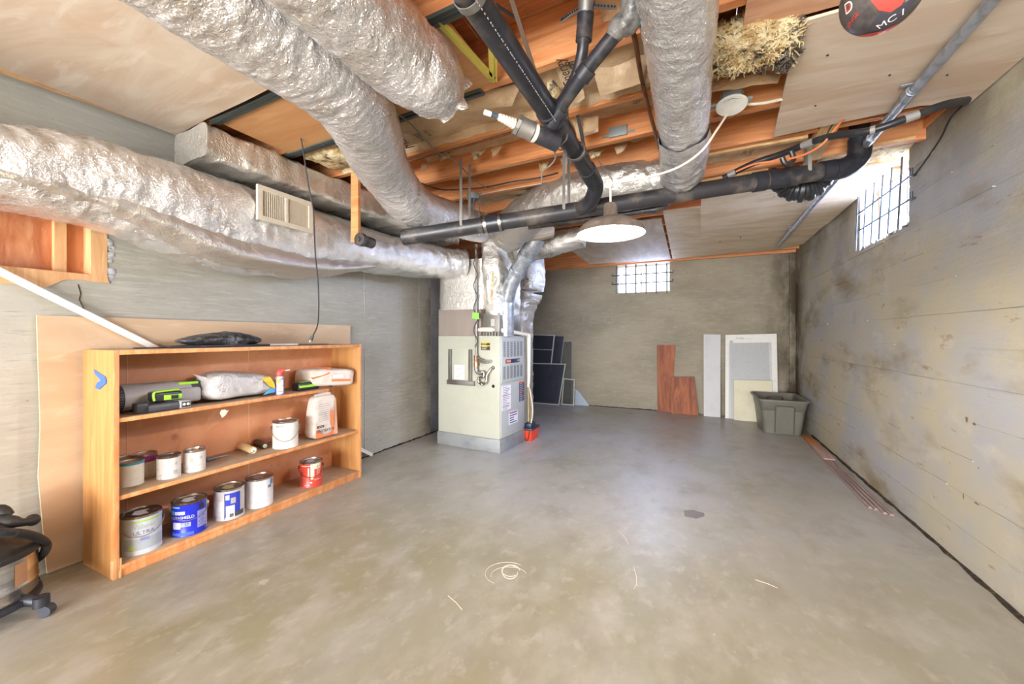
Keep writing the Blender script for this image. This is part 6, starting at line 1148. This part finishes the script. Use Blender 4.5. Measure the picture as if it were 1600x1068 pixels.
# charger with lime case near the grout bag
y0b, y1b = OX(462, 605, -2.70).y, OX(495, 605, -2.70).y
t = thing('battery_pack', 'lime and black battery pack near the lying grout bag', 'battery', (-2.70, (y0b+y1b)/2, 0.793))
m_ = MB(); m_.rbox(-2.75, -2.665, y0b, y1b, 0.793, 0.855, .012, seg=3); part('case', m_, M['blackplastic'], t)
m_ = MB(); m_.rbox(-2.668, -2.660, y0b+.004, y1b-.004, 0.816, 0.834, .003); part('lime_stripe', m_, M['lime'], t)
m_ = MB(); m_.rbox(-2.745, -2.672, y0b+.02, y1b-.02, 0.853, 0.860, .003); part('lime_top', m_, plain(120, 150, 60), t)
m_ = MB(); m_.tube([(-2.68, y1b-.01, .82), (-2.67, y1b+.04, .82), (-2.655, y1b+.09, .806), (-2.65, y1b+.10, .798)], .008, 10, smooth=5); part('strap', m_, M['blackplastic'], t)
# things on top of the bookcase
yA, yB = OX(268, 540, -2.76).y, OX(408, 540, -2.76).y
t = thing('black_bag', 'crumpled black plastic bag on a flat dark case on top of the bookcase', 'bag', (-2.77, (yA+yB)/2, ZT))
m_ = MB(); m_.rbox(-2.88, -2.66, yA, yB, ZT+.001, ZT+.014, .004); part('flat_case', m_, plain(40, 38, 44, 0.4), t)
m_ = pillow((-2.77, (yA+yB)/2+.01, ZT+.042), (.17, yB-yA-.03, .115), .9, .75, 70, 30, .010, 14, 31, fn=lambda p: V(p.x, p.y, p.z*(1.1-1.2*abs(p.y-.04)/(yB-yA)))); part('bag_heap', m_, nm('black_film', lin(66, 64, 68), 0.3, 0, [(lin(104, 100, 100), (18, 18, 18), .5, .62), (lin(40, 38, 40), (10, 10, 10), .5, .6)], coord='O', bump=[((16, 16, 16), .9, .02, 'ridge')]), t, ang=75)
yA = OX(209, 541, -2.72).y; yB = OX(272, 541, -2.72).y; m_ = MB(); m_.rbox(-2.73, -2.70, yA, yB-.02, ZT+.001, ZT+.008, .002); m_.rbox(-2.735, -2.66, yB-.045, yB+.01, ZT+.001, ZT+.011, .002)
one('metal_bracket', m_, plain(60, 44, 44, 0.5), 'flat dark metal strip beside the black bag on the bookcase top', 'bracket')
yA, yM, yB = OX(418, 538, -2.70).y, OX(465, 538, -2.70).y, OX(513, 538, -2.70).y; t = thing('caulking_rod', 'thin white stick with a dark rod end on the bookcase top', 'stick', (-2.70, yM, ZT))
m_ = MB(); m_.cyl((-2.70, yA, ZT+.008), (-2.70, yM, ZT+.008), .007, 12); part('white_sleeve', m_, M['white'], t)
m_ = MB(); m_.cyl((-2.70, yM, ZT+.008), (-2.70, yB, ZT+.006), .003, 8); m_.cyl((-2.70, yA-.04, ZT+.006), (-2.70, yA, ZT+.008), .003, 8); part('rod', m_, plain(90, 80, 74), t)
# hanging cord with plug
t = thing('electric_cord', 'black electric cord with a plug hanging in front of the trunk duct', 'cord', P(490, 520, 2.75))
m_ = MB(); m_.tube([P(470, 214, 2.40), P(476, 250, 2.43), P(482, 290, 2.46), P(489, 325, 2.48), P(491, 360, 2.52), P(493, 400, 2.58), P(497, 440, 2.63), P(498, 480, 2.67), P(496, 508, 2.70), P(489, 524, 2.72)], .0042, 8, smooth=8); part('cord', m_, M['wire_black'], t)
a = P(489, 524, 2.72); b = P(485.5, 531, 2.72); m_ = MB(); m_.tube([a, b], [.008, .013], 12); part('plug_body', m_, plain(70, 66, 62), t)
m_ = MB(); [m_.cyl(b+V(0, dy, 0), b+V(-.004, dy-.004, -.014), .0018, 6) for dy in (-.005, .005)]; part('prong', m_, M['galv'], t)

# ================================================================== SHOP VACUUM
vc = V(-2.735, 0.555, 0); t = thing('shop_vacuum', 'stainless steel shop vacuum with black hose and castors by the wall', 'vacuum cleaner', vc)
R0 = 0.175; m_ = MB(); m_.lathe([(0, .075), (R0*.96, .075), (R0*.98, .085), (R0, .10), (R0, .135), (R0*1.015, .139), (R0*1.015, .147), (R0, .151), (R0, .27)], c=vc, n=64); part('drum', m_, M['steel'], t)
m_ = MB(); m_.lathe([(R0*1.005, .262), (R0*1.05, .266), (R0*1.05, .282), (R0*1.0, .292), (R0*.85, .305), (R0*.62, .34), (R0*.5, .385), (R0*.30, .41), (0, .415)], c=vc, n=64); part('motor_head', m_, M['rubber'], t)
ca_ = math.atan2(CAM.y-vc.y, CAM.x-vc.x)
m_ = MB(); vs = []
a0_ = ca_+0.62; cyl_patch(m_, R0, a0_, a0_+0.28, .155, .245, 6, .001); m_.v = [v+vc for v in m_.v]; part('worn_sticker', m_, plain(176, 132, 96, 0.5), t)
for k_ in range(4):
    a = ca_+0.85+k_*PI/2; d = V(math.cos(a), math.sin(a), 0); e_ = vc+d*(R0+.055)
    m_ = MB(); m_.tube([vc+d*(R0*.7)+V(0, 0, .07), vc+d*(R0+.01)+V(0, 0, .075), e_+V(0, 0, .062)], [.022, .024, .02], 12); m_.cyl(e_+V(0, 0, .045), e_+V(0, 0, .085), .026, 18); part('castor_bracket', m_, plain(44, 46, 54, .45), t)
    s_ = V(-d.y, d.x, 0); m_ = MB(); m_.cyl(e_+V(0, 0, .024)-s_*.016+d*.02, e_+V(0, 0, .024)+s_*.016+d*.02, .0235, 22); part('castor_wheel', m_, plain(56, 58, 68, .4), t)
m_ = MB(); m_.lathe([(R0*.6, .062), (R0*1.06, .062), (R0*1.08, .07), (R0*1.06, .085), (R0*.98, .085)], c=vc, n=48); part('base_ring', m_, plain(40, 42, 50, .45), t)
q = [P(-60, 845, 1.60), P(-10, 833, 1.60), P(25, 832, 1.66), P(55, 838, 1.74), P(72, 850, 1.80), P(68, 864, 1.82), P(54, 876, 1.84)]
pts, _ = catmull(q, [0]*7, 22); m_ = MB(); m_.tube(pts, [.0150+.0022*(i % 2) for i in range(len(pts))], 18); part('corrugated_hose', m_, M['rubber'], t, ang=60)
m_ = MB(); m_.tube([P(-12, 815, 1.72), P(18, 815, 1.74), P(34, 816, 1.76), P(48, 813, 1.79), P(51, 812, 1.80)], [.030, .027, .017, .020, .026], 22, smooth=3); part('hose_port', m_, M['rubber'], t)
m_ = MB(); m_.tube([P(-20, 800, 1.74), P(0, 798, 1.75), P(14, 806, 1.76)], [.02, .028, .02], 18, smooth=4); part('carry_handle', m_, M['rubber'], t)
# ================================================================== FLOOR MARKS
fo = bpy.data.objects['floor']
m_ = MB()
for (cx, cy, rx, ry, a0_, a1_) in ((797, 893, 12, 11, 0, 5.6), (798, 891, 14, 9, 1, 6.2), (792, 896, 34, 18, 2.2, 5.4), (795, 899, 28, 14, 3.0, 6.0)):
    pts = [OZ(cx+rx*math.cos(a0_+(a1_-a0_)*i/24), cy+ry*math.sin(a0_+(a1_-a0_)*i/24), 0.0006) for i in range(25)]; m_.tube(pts, .0011 if rx > 20 else .0019, 5)
for a, b in (((990, 885), (995, 915)), ((995, 905), (990, 920)), ((968, 830), (982, 850)), ((700, 930), (722, 952)), ((1180, 905), (1215, 918))): m_.tube([OZ(*a, .0006), OZ((a[0]+b[0])/2+2, (a[1]+b[1])/2, .0006), OZ(*b, .0006)], .0014, 5)
part('chalk_scratches', m_, plain(226, 222, 206, .8), fo, kind='stuff')
m_ = MB(); m_.add([OZ(*p, .0008) for p in ((1068, 797), (1082, 796), (1100, 801), (1101, 806), (1088, 810), (1070, 806))], [(0, 1, 2, 3, 4, 5)]); part('dark_patch', m_, plain(128, 126, 128, .7), fo, smooth=False)
for px, py, s_ in ((412, 908, .03), (909, 760, .025), (880, 652, .05), (1200, 730, .01)):
    c_ = OZ(px, py, .0008); rnd = random.Random(px); k_ = 12; m_ = MB(); m_.add([c_+V(math.cos(2*PI*i/k_), math.sin(2*PI*i/k_), 0)*s_*rnd.uniform(.5, 1.1) for i in range(k_)], [tuple(range(k_))]); part('pale_patch', m_, plain(190, 184, 168, .7), fo, smooth=False)
